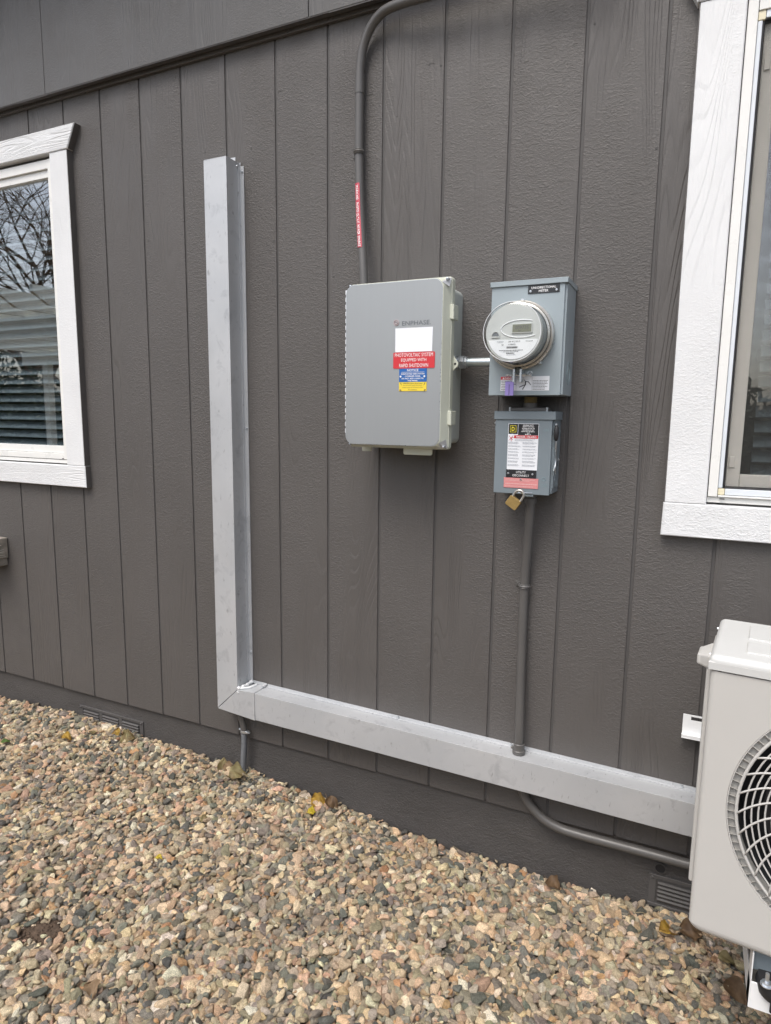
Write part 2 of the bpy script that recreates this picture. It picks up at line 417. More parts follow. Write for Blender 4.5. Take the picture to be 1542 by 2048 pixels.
bm = NB(); box(bm, XL-.02, XL, .0, 4.2, -.7, 3.5); box(bm, XR, XR+.02, .0, 4.2, -.7, 3.5); box(bm, XL, XR, 4.2, 4.22, -.7, 5.0)
box(bm, XL, XR, .02, .04, 2.506, 3.5); obj('side_and_back_walls', bm, M_SHEATH, house)

bm = NB(); rr = random.Random(5)                                     # painted-over nail heads
for gxv in GRV:
    for k in range(7):
        if rr.random() < .5: continue
        x = gxv+rr.choice((.014, -.014, .1))+rr.uniform(-.006, .006); z = rr.uniform(.03, 2.45)
        if any(o_[0]-.16 < x < o_[1]+.16 and o_[2]-.12 < z < o_[3]+.12 for o_ in OPEN): continue
        if .94 < x < 1.1 or z < .26: continue
        lathe(bm, [(.0036, -.001), (.0036, .0006), (.0022, .0011), (.001, .0002)], (x, 0, z), n=8)
obj('nail_heads', bm, M_SHEATH, house, kind='stuff')
bm = NB()
for k in range(26):                                                  # thick paint drips and blisters
    x = rr.uniform(.3, 2.5); z = rr.uniform(.3, 2.4)
    if .94 < x < 1.1 or (1.55 < x < 2.27 and 1 < z < 1.7): continue
    L = rr.uniform(.004, .016); a = rr.choice((0, .2, 1.4))
    lathe(bm, [(.0001, -.0002), (.0013, .0002), (.0009, .0008), (.0001, .001)], (x, 0, z), n=6)
    tube(bm, [(x, 0, z), (x+L*math.cos(a), -.0004, z+L*.2), (x+L*1.3, 0, z+L*.1)], .0007, 5)
obj('paint_ridges', bm, M_SID, house, kind='stuff')

def vent(x0, x1, z0, z1, cols, rows, label):
    y = .014; bm = NB()
    v = bm; fr = .014
    box(v, x0, x1, y-.006, y, z1-.012, z1, .001, 1); box(v, x0, x1, y-.006, y, z0, z0+.012, .001, 1)
    cw = (x1-x0-fr*2)/cols
    for c in range(cols+1):
        xx = x0+fr+cw*c; wd = fr if c in (0, cols) else .022
        box(v, max(x0, xx-wd/2-(fr/2 if c == 0 else 0)), min(x1, xx+wd/2+(fr/2 if c == cols else 0)), y-.0055, y, z0+.012, z1-.012, .001, 1)
    ov = obj('foundation_vent', v, M_SHEATH, house, label)
    bk = obj('vent_backing', box(NB(), x0+.002, x1-.002, y-.0012, y-.0004, z0+.002, z1-.002), M_SHEATH, ov)
    for c in range(cols):
        xa = x0+fr+cw*c+.012; xb = x0+fr+cw*(c+1)-.012
        for r in range(rows):
            zz = z0+.02+(z1-z0-.04)*(r+.5)/rows; b2 = NB()
            box(b2, xa, xb, -.004, .004, -.0055, .0055, .001, 1, Matrix.Translation((0, y-.0045, zz)) @ Matrix.Rotation(R(32), 4, 'X'))
            obj('louvre', b2, M_SHEATH, ov)
    for sx in (x0+.01, x1-.01): obj('vent_screw', lathe(NB(), [(.005, 0), (.005, .003), (.002, .005)], (sx, y-.006, z1-.008), n=10), M_SHEATH, ov)
    return ov
vent(.088, .482, -.172, -.068, 3, 5, 'grey foundation vent with three banks of louvres at the left')
vent(2.545, 2.945, -.2, -.094, 1, 5, 'grey foundation vent with long louvres beside the heat pump')
bm = NB(); lathe(bm, [(.019, 0), (.019, .004), (.0145, .005), (.0145, .001), (.0001, .001)], (2.574, .014, -.072), n=24)
h_ = obj('foundation_hole', bm, M_STUCCO, house, 'small round hole above the right vent')
obj('hole_inside', lathe(NB(), [(.014, 0), (.0001, .0003)], (2.574, .0128, -.072), n=24), M_BLACK, h_)

# ---------------------------------------------------------------- windows
def window(x0, x1, z0, z1, label, tl, kind):
    """x0..x1, z0..z1 inside edges of the casing boards"""
    W = obj('window', box(NB(), x0, x1, .09, .11, z0, z1) if False else prism(NB(), [(x0, z0), (x1, z0), (x1, z0+.014), (x0, z0+.014)], -.012, .06), M_VINYL, house, label)
    cw = .105; Yf = -.027
    def edge(P): obj('grey_edge', prism(NB(), P, Yf+.0012, 0), M_SID, W)  # thin strip in the siding grey along a board's outer edge
    edge([(x1+cw-.002, z0-.0055), (x1+cw+.0046, z0-.0055), (x1+cw-.0014, z1+.012), (x1+cw-.006, z1+.012)])
    edge([(x1+cw+.004, z0-.0975), (x1+cw+.0092, z0-.0975), (x1+cw+.0072, z0-.0068), (x1+cw+.002, z0-.0068)])
    edge([(x1+cw+.0, z1+.013), (x1+cw+.0056, z1+.013), (x1+cw+.0516, z1+.0995), (x1+cw+.046, z1+.0995)])
    edge([(x0-cw-.0016, z0-.0055), (x0-cw+.003, z0-.0055), (x0-cw+.001, z1+.012), (x0-cw-.0036, z1+.012)])
    obj('side_casing', prism(NB(), [(x0-cw, z0-.006), (x0-.001, z0-.006), (x0-.001, z1+.012), (x0-cw-.002, z1+.012)], Yf, 0, .0025, 1), M_TRIMV, W)
    obj('side_casing', prism(NB(), [(x1+.001, z0-.006), (x1+cw+.003, z0-.006), (x1+cw-.003, z1+.012), (x1+.001, z1+.012)], Yf, 0, .0025, 1), M_TRIMV, W)
    obj('sill_board', prism(NB(), [(x0-cw-.004, z0-.098), (x1+cw+.008, z0-.098), (x1+cw+.006, z0-.0065), (x0-cw-.002, z0-.0065)], Yf-.001, 0, .0025, 1), M_TRIMH, W)
    obj('head_board', prism(NB(), [(x0-cw-.008, z1+.0125), (x1+cw+.004, z1+.0125), (x1+cw+.05, z1+.1), (x0-cw-.055, z1+.1)], Yf-.004, 0, .0025, 1), M_TRIMH, W)
    return W
# left window
lw = window(-1.05, .142, 1.0505, 2.288, 'left white-framed window with horizontal blinds and reflected trees', True, 0)
def frame_piece(W, pts_boxes, name, mat=M_VINYL):
    for q in pts_boxes: obj(name, box(NB(), *q, .002, 2), mat, W)
frame_piece(lw, [(.112, .1412, -.014, .05, 1.067, 2.287), (-1.049, -.99, -.014, .05, 1.067, 2.281),
                 (-.989, .111, -.012, .05, 1.067, 1.092), (-.989, .111, -.002, .05, 1.093, 1.124),
                 (-.989, .111, -.012, .05, 2.252, 2.287), (-.989, .111, -.002, .05, 2.222, 2.251),
                 (.098, .111, .0, .05, 1.125, 2.221)], 'vinyl_frame')
obj('weep_slot', box(NB(), .098, .108, -.0135, -.01, 1.069, 1.072), M_BLACK, lw)
obj('pane', box(NB(), -.989, .098, .012, .016, 1.12, 2.226), M_GLASS, lw)
sl0 = None
z = 1.128
while z < 2.2:
    b2 = box(NB(), -.95, .085, -.024, .024, -.0011, .0011, 0, 1, Matrix.Translation((0, .085, z)) @ Matrix.Rotation(R(38+random.uniform(-2, 2)), 4, 'X'))
    obj('blind_slat', b2, M_BLIND, lw); z += .0405
for cx in (-.05, -.45, -.82): obj('blind_cord', tube(NB(), [(cx, .058, 1.12), (cx, .058, 2.22)], .0012, 5), M_BLIND, lw)
# right window
rw = window(2.616, 3.74, 1.048, 2.282, 'right white-framed window with an insect screen', False, 1)
frame_piece(rw, [(2.617, 2.640, -.02, .05, 1.064, 2.281), (3.70, 3.739, -.02, .05, 1.064, 2.281),
                 (2.641, 3.699, -.02, .05, 1.0635, 1.0685), (2.641, 3.699, -.018, .05, 2.25, 2.281)], 'vinyl_frame')
frame_piece(rw, [(2.6405, 2.651, -.014, .02, 1.0875, 2.228), (2.6575, 3.69, -.014, .02, 1.0695, 1.0865), (2.6575, 3.69, -.014, .02, 2.232, 2.2495)], 'screen_frame', M_ALFRAME)
frame_piece(rw, [(2.6405, 2.657, -.0145, .02, 1.0695, 1.0865), (2.6405, 2.657, -.0145, .02, 2.229, 2.2495)], 'screen_corner', M_CREAM)
frame_piece(rw, [(2.6512, 2.6555, -.011, .02, 1.087, 2.228), (2.6556, 3.69, -.011, .02, 1.0867, 1.0905), (2.6556, 3.69, -.011, .02, 2.2275, 2.2315)], 'gasket', M_BLACK)
obj('insect_screen', box(NB(), 2.6556, 3.69, -.0055, -.005, 1.0906, 2.2275), M_SCREEN, rw)
M_SASH = plain('beige_sash', (.82, .79, .72), .5, var=.03)
frame_piece(rw, [(2.657, 2.690, .006, .05, 1.0915, 2.227), (2.6905, 3.69, .006, .05, 1.0915, 1.124), (2.6905, 3.69, .006, .05, 2.2, 2.227)], 'sash', M_SASH)
for zz in (1.142, 2.12): obj('sash_latch', box(NB(), 2.662, 2.676, .002, .0062, zz, zz+.03, .0015, 1), M_SASH, rw)
obj('weep_slot', box(NB(), 2.646, 2.658, -.0212, -.019, 1.058, 1.0605), M_BLACK, rw)
obj('pane', box(NB(), 2.688, 3.68, .018, .022, 1.12, 2.205), M_GLASS, rw)
z = 1.13
while z < 2.2:
    b2 = box(NB(), 2.72, 3.66, -.024, .024, -.0011, .0011, 0, 1, Matrix.Translation((0, .1, z)) @ Matrix.Rotation(R(38), 4, 'X'))
    obj('blind_slat', b2, M_BLIND, rw); z += .0405
for nm, a, b, W in (('room', -1.3, .35, lw), ('room', 2.5, 3.95, rw)):
    bm = NB(); box(bm, a, b, 1.6, 1.62, .7, 2.5); box(bm, a-.02, a, .05, 1.6, .7, 2.5); box(bm, b, b+.02, .05, 1.6, .7, 2.5)
    box(bm, a, b, .05, 1.6, .68, .7); box(bm, a, b, .05, 1.6, 2.5, 2.52)
    obj('room_interior', bm, M_DARK, W)

# ---------------------------------------------------------------- sheet-metal trough
tr = thing('metal_trough', 'L-shaped bare aluminium sheet trough running down the wall and along to the right', 'line cover', (1.07, 0, .14))
YF = -.075; XA, XB = .971, 1.069
def zt(x): return .2325-.0165*(x-1.148)          # top surface of the horizontal run
def zb(x): return .1245-.0118*(x-1.148)
# vertical channel, mitred at the bottom
prof = [(XA, .1385), (XB, .232), (XB, 2.134), (XA, 2.134)]
obj('vertical_channel', prism(NB(), prof, YF, -.0015, .0016, 2), M_ALU, tr)
bm = NB(); prism(bm, [(XB+.001, .235), (1.087, .235), (1.087, 2.124), (1.0735, 2.124), (1.0735, 2.137), (XB+.001, 2.137)], -.0035, -.0008)
box(bm, XB+.0005, XB+.003, -.014, -.003, .235, 2.128); obj('wall_flange', bm, M_ALU, tr)
bm = NB(); prism(bm, [(1.045, 2.1345), (1.0725, 2.1345), (1.0725, 2.1455), (1.05, 2.1455)], -.03, -.0285); obj('top_tab', bm, M_ALU, tr)
obj('top_cap', prism(NB(), [(XA+.001, 2.1342), (XB-.001, 2.1342), (XB-.001, 2.1358), (XA+.001, 2.1358)], YF+.001, -.002), M_ALU, tr)
# corner piece
obj('corner_piece', prism(NB(), [(XA+.0015, .1365), (1.148, .1235), (1.148, .2335), (XB+.0015, .231)], YF-.0012, -.0018, .0014, 2), M_ALU, tr)
XE = 3.3
obj('horizontal_channel', prism(NB(), [(1.1488, zb(1.1488)+.001), (XE, zb(XE)), (XE, zt(XE)), (1.1488, zt(1.1488)-.001)], YF, -.0015, .0016, 2), M_ALU, tr)
bm = NB(); prism(bm, [(1.156, zt(1.156)), (XE, zt(XE)), (XE, zt(XE)+.0105), (1.156, zt(1.156)+.0105)], -.0035, -.0008)
obj('wall_flange', bm, M_ALU, tr)
bm = NB(); prism(bm, [(1.156, zt(1.156)), (XE, zt(XE)), (XE, zt(XE)+.0022), (1.156, zt(1.156)+.0022)], -.0125, -.004); obj('flange_fold', bm, M_ALU, tr)
obj('corner_flange', prism(NB(), [(1.09, .234), (1.154, .2335), (1.154, .246), (1.09, .247)], -.0046, -.0038), M_ALU, tr)
bm = NB(); prism(bm, [(1.143, .2336), (1.153, .2334), (1.153, .241), (1.143, .242)], -.02, -.005, .001, 1); obj('folded_tab', bm, M_ALU, tr)
bm = NB()
rr = random.Random(9); P = []
for i in range(13):
    t = i/12; P.append((XB+.003+.0155*t+rr.uniform(-.002, .002), YF-.001+t*.072, .2345+.007*t+rr.uniform(-.002, .002)))
tube(bm, P, lambda i: .0058+.002*math.sin(i*1.9), 8)
tube(bm, [(XB+.001, YF-.0018, .226), (XB+.004, YF-.002, .219), (XB+.003, YF-.0015, .214)], lambda i: (.004, .003, .0015)[i], 7)
tube(bm, [(XB+.004, YF+.002, .2345), (1.105, YF+.03, .236), (1.112, -.014, .236)], lambda i: (.003, .0045, .004)[i], 7)
obj('sealant_bead', bm, M_SEAL, tr)
for sx, sy, sz, ax in ((1.709, -.0035, zt(1.709)+.006, (0, -1, 0)), (2.614, -.0035, zt(2.614)+.006, (0, -1, 0)), (2.11, -.0035, zt(2.11)+.006, (0, -1, 0)),
                       (1.0805, -.0035, 1.218, (0, -1, 0)), (1.0805, -.0035, 2.105, (0, -1, 0)), (1.0805, -.0035, .36, (0, -1, 0)),
                       (XB, -.02, 2.12, (1, 0, 0)), (1.147, -.021, .2375, (0, -1, 0))):
    screw('hex_screw', sx, sy, sz, .0042, M_ZINC, tr, ax, .005)

# ---------------------------------------------------------------- conduits
def strap(parent, x, z, y, r, side=-1, mat=M_PIPE):
    bm = NB(); P = []
    for i in range(15):
        a = PI*i/14; P.append((x+side*(-(r+.0012))*math.cos(a), y-(r+.0012)*math.sin(a), z))
    for dz in (-.0055, .0055):
        tube(bm, [(p[0], p[1], z+dz) for p in P], .0016, 6)
    tube(bm, [(p[0], p[1]+.0008, z) for p in P], .0042, 6)
    box(bm, x+side*(r+.001), x+side*(r+.001)+side*.017, -.004, -.001, z-.0085, z+.0085, .001, 1) if side > 0 else box(bm, x+side*(r+.018), x+side*(r-.001), -.004, -.001, z-.0085, z+.0085, .001, 1)
    o = obj('strap', bm, mat, parent)
    screw('screw', x+side*(r+.0105), -.004, z, .0042, mat, o)
cu = thing('conduit', 'painted grey conduit with red warning strip, bending right above the large box', 'conduit', (1.595, -.06, 1.64))
rp = .0138
obj('pipe', tube(NB(), smooth_path([(1.594, -.062, 1.645), (1.587, -.055, 1.72), (1.563, -.032, 1.9), (1.552, -.0225, 2.05), (1.5505, -.0215, 2.15), (1.5515, -.0215, 2.30), (1.5535, -.0215, 2.345), (1.5635, -.023, 2.392), (1.5845, -.027, 2.43), (1.615, -.034, 2.456), (1.655, -.043, 2.468), (1.72, -.052, 2.468), (1.80, -.058, 2.464), (1.95, -.066, 2.462), (2.3, -.08, 2.47)], 7), rp, 20), M_PIPE, cu)
obj('coupling', tube(NB(), [(1.5515, -.0215, 2.262), (1.5515, -.0215, 2.318)], rp+.0012, 20), M_PIPE, cu)
strap(cu, 1.5512, 2.092, -.0225, rp, -1)
# red strip wrapped on the left-front of the pipe
def cyl_text(body, zc, length, h, cx, cy, r, ang, mat, parent, name, skew=0.):
    me = text_mesh(body, h, length); me.name = name
    for v in me.vertices:
        u, w = v.co.x, v.co.z; a = ang+w/r; z_ = zc-u
        xx = cx+skew*(z_-zc); yy = cy+skew*-.85*(z_-zc)
        v.co = Vector((xx+r*math.sin(a), yy-r*math.cos(a), z_))
    return obj(name, me, mat, parent)
bm = NB(); ang0 = -.95
def strip(z0, z1, a0, a1, r, cxf, n=10, m=10):
    g = [[bm.verts.new((cxf(z0+(z1-z0)*j/m)[0]+r*math.sin(a0+(a1-a0)*i/n), cxf(z0+(z1-z0)*j/m)[1]-r*math.cos(a0+(a1-a0)*i/n), z0+(z1-z0)*j/m)) for i in range(n+1)] for j in range(m+1)]
    for j in range(m):
        for i in range(n): bm.faces.new((g[j][i], g[j][i+1], g[j+1][i+1], g[j+1][i]))
pf = lambda z: (np.interp(z, [1.72, 1.9, 2.05], [1.587, 1.563, 1.552]), np.interp(z, [1.72, 1.9, 2.05], [-.055, -.032, -.0225]))
strip(1.795, 1.995, -1.6, .42, rp+.0009, pf)
rl = obj('warning_strip', bm, M_REDP, cu)
for piece, zc, ln in (('WARNING:', 1.966, .047), ('PHOTOVOLTAIC', 1.903, .064), ('POWER', 1.8505, .031), ('SOURCE', 1.8145, .033)):
    me = text_mesh(piece, .0098, ln, bold=.03); me.name = 'lettering'
    for v in me.vertices:
        a = -.22+v.co.z/(rp+.0012); z_ = zc-v.co.x; cx_, cy_ = pf(z_)
        v.co = Vector((cx_+(rp+.0013)*math.sin(a), cy_-(rp+.0013)*math.cos(a), z_))
    obj('lettering', me, M_PRINTW, rl)

cl = thing('conduit', 'straight painted grey conduit dropping from the small switch box to the metal trough', 'conduit', (2.14, -.04, .23))
obj('pipe', tube(NB(), smooth_path([(2.1475, -.05, 1.048), (2.147, -.049, .99), (2.14, -.032, .87), (2.134, -.022, .76), (2.134, -.021, .6), (2.137, -.026, .42), (2.141, -.034, .3), (2.142, -.036, .222)], 6), .0138, 20), M_PIPE, cl)
obj('connector', lathe(NB(), [(.015, 0), (.0185, 0), (.0185, .014), (.0168, .016), (.0168, .03), (.015, .031)], (2.1475, -.05, 1.018), (0, 0, 1), 20, False), M_PIPE, cl)
obj('connector', lathe(NB(), [(.015, 0), (.0195, 0), (.02, .012), (.0175, .014), (.0175, .034), (.015, .036)], (2.142, -.036, zt(2.142)), (0, 0, 1), 20, False), M_PIPE, cl)
obj('connector_screw', lathe(NB(), [(.005, 0), (.005, .006), (.003, .007)], (2.124, -.036, .232), (-1, 0, 0), 12), M_PIPE, cl)
strap(cl, 2.134, .757, -.0215, .0145, -1)

ck = thing('conduit', 'dark grey conduit curving out from under the metal trough towards the heat pump', 'conduit', (2.16, -.02, .1))
obj('pipe', tube(NB(), smooth_path([(2.145, -.03, .135), (2.151, -.027, .105), (2.167, -.0215, .063), (2.19, -.02, .035), (2.225, -.02, .008), (2.27, -.02, -.008), (2.33, -.02, -.0135), (2.5, -.02, -.0125), (2.7, -.02, -.012), (3.3, -.02, -.01)], 7), .0145, 18), M_PIPE, ck)

fx = thing('flexible_conduit', 'short ribbed grey conduit dropping into the gravel below the trough corner', 'conduit', (1.05, -.02, -.16))
obj('elbow', tube(NB(), smooth_path([(1.043, -.03, .14), (1.046, -.029, .1), (1.055, -.027, .065), (1.058, -.026, .035)], 5), .0125, 14), M_PIPE, fx)
pth = smooth_path([(1.058, -.026, .042), (1.056, -.025, -.02), (1.05, -.024, -.09), (1.046, -.024, -.17)], 26)
obj('ribbed_hose', tube(NB(), pth, lambda i: .0118 if i % 2 else .0102, 14), M_FLEX, fx)
obj('hose_clamp', lathe(NB(), [(.0125, 0), (.0142, .001), (.0142, .009), (.0125, .01)], (1.058, -.026, .034), (0, 0, 1), 20, False), M_ZINC, fx)
bm = NB(); box(bm, 1.068, 1.08, -.036, -.022, .034, .044, .001, 1); lathe(bm, [(.0045, 0), (.0045, .008)], (1.079, -.029, .039), (1, 0, 0), 8); lathe(bm, [(.004, 0), (.004, .006)], (1.046, -.033, .048), (-1, -.5, 0), 8)
obj('clamp_screw', bm, M_ZINC, fx)

# ---------------------------------------------------------------- combiner enclosure
cb = thing('combiner_box', 'large pale grey plastic electrical enclosure with silver front and red, blue and yellow labels', 'electrical box', (1.75, 0, 1.17))
def rbox(x0, x1, z0, z1, r, y0, y1, bev=.002, seg=2): return prism(NB(), rrect(x0, x1, z0, z1, r), y0, y1, bev, seg)
obj('body', rbox(1.592, 1.902, 1.186, 1.648, .018, -.112, -.001, .004), M_GREYPL, cb)
obj('rim', rbox(1.583, 1.9165, 1.171, 1.6665, .010, -.135, -.1125, .003), M_IVORY, cb)
bm = NB(); o1 = rrect(1.5855, 1.9145, 1.173, 1.6645, .008); o2 = rrect(1.5885, 1.9005, 1.1805, 1.6575, .026)
t = NB(); A = [t.verts.new((p[0], -.1352, p[1])) for p in o1]; B = [t.verts.new((p[0], -.1655, p[1])) for p in o2]
n_ = len(A)
for i in range(n_): t.faces.new((A[i], A[(i+1) % n_], B[(i+1) % n_], B[i]))
t.faces.new(A[::-1]); t.faces.new(B); bmesh.ops.recalc_face_normals(t, faces=t.faces); place(bm, t)
obj('lid', bm, M_IVORY, cb, smooth=20)
fp = obj('front_panel', rbox(1.5865, 1.8975, 1.182, 1.6562, .026, -.1672, -.1656, .0008, 1), M_PANEL, cb)
# bright edge line of the film
bm = NB(); P = [(p[0], -.1664, p[1]) for p in rrect(1.5863, 1.8978, 1.1818, 1.6564, .026)]; tube(bm, P, .0009, 6, closed=True); obj('panel_edge', bm, M_ZINC, cb)
for cx, cz, sx, sz in ((1.594, 1.6585, 1, -1), (1.9085, 1.6575, -1, -1), (1.594, 1.18, 1, 1), (1.9085, 1.179, -1, 1)):
    bm = NB(); P = [(cx-sx*.006, cz-sz*.005), (cx+sx*.022, cz-sz*.004), (cx-sx*.005, cz+sz*.023)]
    t = NB(); a = [t.verts.new((P[0][0], -.137, P[0][1])), t.verts.new((P[1][0], -.152, P[1][1])), t.verts.new((P[2][0], -.152, P[2][1])), t.verts.new((cx+sx*.011, -.1665, cz+sz*.012))]
    for f in ((0, 1, 3), (0, 3, 2), (0, 2, 1), (1, 2, 3)): t.faces.new([a[k] for k in f])
    bmesh.ops.recalc_face_normals(t, faces=t.faces); place(bm, t); co = obj('corner_cap', bm, M_ALU, cb, smooth=0)
    screw('corner_screw', cx+sx*.001, -.1475, cz+sz*.001, .0048, M_ZINC, co, (0, -1, 0), .01)
bm = NB()
for k in range(21): box(bm, 1.5825, 1.5875, -.1655, -.1615, 1.215+k*.0208, 1.215+k*.0208+.0135, .001, 1)
obj('hinge_teeth', bm, M_WHITE, cb, kind='stuff')
for z0 in (1.5495, 1.247):
    bm = NB(); prism(bm, [(1.8975, z0), (1.9235, z0-.004), (1.9235, z0+.0385), (1.8975, z0+.0385)], -.140, -.1345, .0015, 1)
    la = obj('latch', bm, M_IVORY, cb)
    b2 = NB(); box(b2, 1.9172, 1.9235, -.1345, -.098, z0-.003, z0+.0385, .0015, 1); box(b2, 1.8985, 1.9035, -.1435, -.1395, z0+.0005, z0+.038, .0015, 1)
    obj('latch_hook', b2, M_IVORY, la)
bm = NB(); prism(bm, [(1.9168, 1.447), (1.932, 1.425), (1.932, 1.416), (1.9168, 1.402)], -.116, -.112, .001, 1)
hp = obj('hasp_tab', bm, M_IVORY, cb); obj('hasp_hole', lathe(NB(), [(.0035, 0), (.0001, .0004)], (1.9235, -.1166, 1.422), n=14), M_BLACK, hp)
obj('mounting_foot', rbox(1.596, 1.628, 1.155, 1.1855, .004, -.075, -.068), M_IVORY, cb)
obj('mounting_foot', rbox(1.762, 1.857, 1.151, 1.1855, .006, -.118, -.112), M_IVORY, cb)
YP = -.1674
text('brand_lettering', 'ENPHASE.', 1.8195, 1.5375, YP-.0006, .0125, M_PRINTG, fp, .0905)
bm = NB(); P = []
for i in range(22):
    a = 2*PI*i/22; P.append((1.7555+.0078*math.cos(a), YP-.0005, 1.5405+.0078*math.sin(a)))
tube(bm, P, .0013, 5, closed=True); P = [(1.7555+.0037*math.cos(a), YP-.0005, 1.5405+.0037*math.sin(a)) for a in [2*PI*i/14 for i in range(14)]]
tube(bm, P, .0012, 5, closed=True); obj('brand_mark', bm, M_LOGOP, fp)
# labels
def wrinkled():
    t = NT('wrinkled_white_paper'); c = t.coord(rnd=False); t.base((.8, .82, .86)); t.bump(t.noise(c, 130, 5, .6, 1), .5, .0015); t.set(t.b, Roughness=.4); return t.m
obj('blank_label', prism(NB(), [(1.7535, 1.4555), (1.8705, 1.4555), (1.8712, 1.5235), (1.7528, 1.5242)], YP-.0007, YP+.0002), wrinkled(), fp)
rd = obj('warning_label', rbox(1.7475, 1.8795, 1.408, 1.4545, .003, YP-.0013, YP+.0002, 0), M_RED, fp, 'red sticker reading photovoltaic system equipped with rapid shutdown')
for s, zz, w in (('PHOTOVOLTAIC SYSTEM', 1.4465, .121), ('EQUIPPED WITH', 1.4315, .08), ('RAPID SHUTDOWN', 1.4165, .092)):
    text('lettering', s, 1.8135, zz, YP-.0018, .0102, M_PRINTW, rd, w)
bl = obj('notice_label', prism(NB(), [(1.7675, 1.3685), (1.8555, 1.3685), (1.8555, 1.4075), (1.7675, 1.4075)], YP-.0013, YP+.0002), M_BLUE, fp, 'blue notice plate')
text('lettering', 'NOTICE', 1.8115, 1.4025, YP-.0018, .0066, M_PRINTW, bl, .036, bold=.01)
obj('rule', box(NB(), 1.775, 1.848, YP-.0017, YP-.001, 1.3965, 1.3973), M_PRINTW, bl)
for s, zz, w in (('DEDICATED DER SYSTEM', 1.3918, .074), ('COMBINER PANEL', 1.3852, .05), ('DO NOT ADD LOADS TO', 1.3786, .07), ('THIS PANEL', 1.3722, .033)):
    text('lettering', s, 1.8115, zz, YP-.0018, .0042, M_PRINTW, bl, w, bold=.02)
for x in (1.7725, 1.8485): screw('rivet', x, YP-.0013, 1.3842, .003, M_WHITE, bl, h=.0015)
yl = obj('caution_label', prism(NB(), [(1.7675, 1.342), (1.8555, 1.342), (1.8555, 1.3682), (1.7675, 1.3682)], YP-.0012, YP+.0002), M_YEL, fp, 'yellow electric shock caution plate')
for s, zz, w in (('WARNING: Electric Shock Hazard', 1.3645, .062), ('Do not work inside this panel', 1.3585, .06), ('contact customer service provider', 1.3525, .066), ('for assistance', 1.3465, .028)):
    text('lettering', s, 1.8115, zz, YP-.0017, .0033, M_PRINTK, yl, w)
for x, d in ((1.774, 1), (1.849, -1)):
    bm = NB(); prism(bm, [(x-.003*d, 1.3665), (x-.001*d, 1.3665), (x+.0016*d, 1.3625), (x+.0004*d, 1.3625), (x+.003*d, 1.3585), (x-.0012*d, 1.3618), (x+.0002*d, 1.3618)], YP-.0016, YP-.001); obj('bolt_symbol', bm, M_PRINTK, yl, smooth=0)
for x in (1.7725, 1.8505): screw('rivet', x, YP-.0012, 1.3455, .0026, M_BRASS, yl, h=.0012)

# ---------------------------------------------------------------- nipple between boxes
nb = thing('pipe_fitting', 'short galvanised pipe joining the large enclosure to the meter socket', 'pipe', (1.95, -.05, 1.43))
obj('pipe', tube(NB(), [(1.9, -.048, 1.432), (2.045, -.048, 1.4305)], .0128, 20), M_GALV, nb)
obj('compression_nut', lathe(NB(), [(.0135, 0), (.0205, .0005), (.0205, .007), (.0165, .008), (.0165, .012), (.0195, .013), (.0195, .028), (.0165, .030), (.0165, .036), (.0128, .037)], (1.9022, -.048, 1.432), (1, 0, 0), 10, False), M_ZINC, nb)
obj('locknut', lathe(NB(), [(.0128, 0), (.017, 0), (.017, .006), (.0128, .006)], (2.028, -.048, 1.4305), (1, 0, 0), 12, False), M_ZINC, nb)

# ---------------------------------------------------------------- meter socket
ms = thing('meter_socket_box', 'pale blue-grey steel meter socket box with drip cap, above the smaller switch box', 'electrical box', (2.135, 0, 1.33))
obj('body', box(NB(), 2.034, 2.2405, -.13, -.001, 1.3305, 1.6345, .0025), M_BLUEG, ms)
obj('front_cover', box(NB(), 2.0335, 2.2345, -.1375, -.1302, 1.3295, 1.6255, .0022), M_BLUEG, ms)
bm = NB(); box(bm, 2.0295, 2.2435, -.1425, -.0, 1.6345, 1.6385, .001, 1); box(bm, 2.0295, 2.2435, -.1425, -.1395, 1.6245, 1.636, .001, 1)
box(bm, 2.2412, 2.2435, -.1425, .0, 1.6245, 1.636, .001, 1); box(bm, 2.0295, 2.032, -.1425, 0, 1.6245, 1.636, .001, 1)
obj('drip_cap', bm, M_BLUEG, ms)
for rr_ in (.026, .019):
    bm = NB(); P = [(2.2408, -.062+rr_*math.cos(a), 1.392+rr_*1.2*math.sin(a)) for a in [2*PI*i/28 for i in range(28)]]; tube(bm, P, .0007, 5, closed=True); obj('knockout_ring', bm, M_KNOCK, ms)
bm = NB()
lab = obj('name_plate', box(NB(), 2.1355, 2.2205, -.1392, -.1374, 1.6015, 1.6235, .0003, 1), M_KLAB, ms)
text('lettering', 'UNI-DIRECTIONAL', 2.178, 1.6165, -.1397, .0062, M_PRINTW, lab, .066, bold=.012); text('lettering', 'METER', 2.178, 1.6075, -.1397, .0062, M_PRINTW, lab, .026, bold=.012)
for x in (2.1425, 2.2125): screw('rivet', x, -.1392, 1.608, .0033, M_ZINC, lab, h=.002)
wl_ = obj('danger_label', box(NB(), 2.0685, 2.2045, -.1382, -.1374, 1.3425, 1.3815), M_WHITE, ms, 'white bilingual danger sticker')
rb = obj('red_band', box(NB(), 2.0685, 2.112, -.1386, -.138, 1.373, 1.3812), M_RED, wl_); text('lettering', 'DANGER', 2.094, 1.3771, -.1389, .0052, M_PRINTW, wl_, .028, bold=.02)
bm = NB(); prism(bm, [(2.0735, 1.3745), (2.079, 1.3745), (2.0763, 1.3797)], -.139, -.1384); obj('warning_triangle', bm, M_PRINTW, wl_, smooth=0)
obj('divider', box(NB(), 2.1128, 2.1132, -.1385, -.138, 1.343, 1.381), M_PRINTK, wl_); obj('divider', box(NB(), 2.1568, 2.1572, -.1385, -.138, 1.343, 1.381), M_PRINTK, wl_)
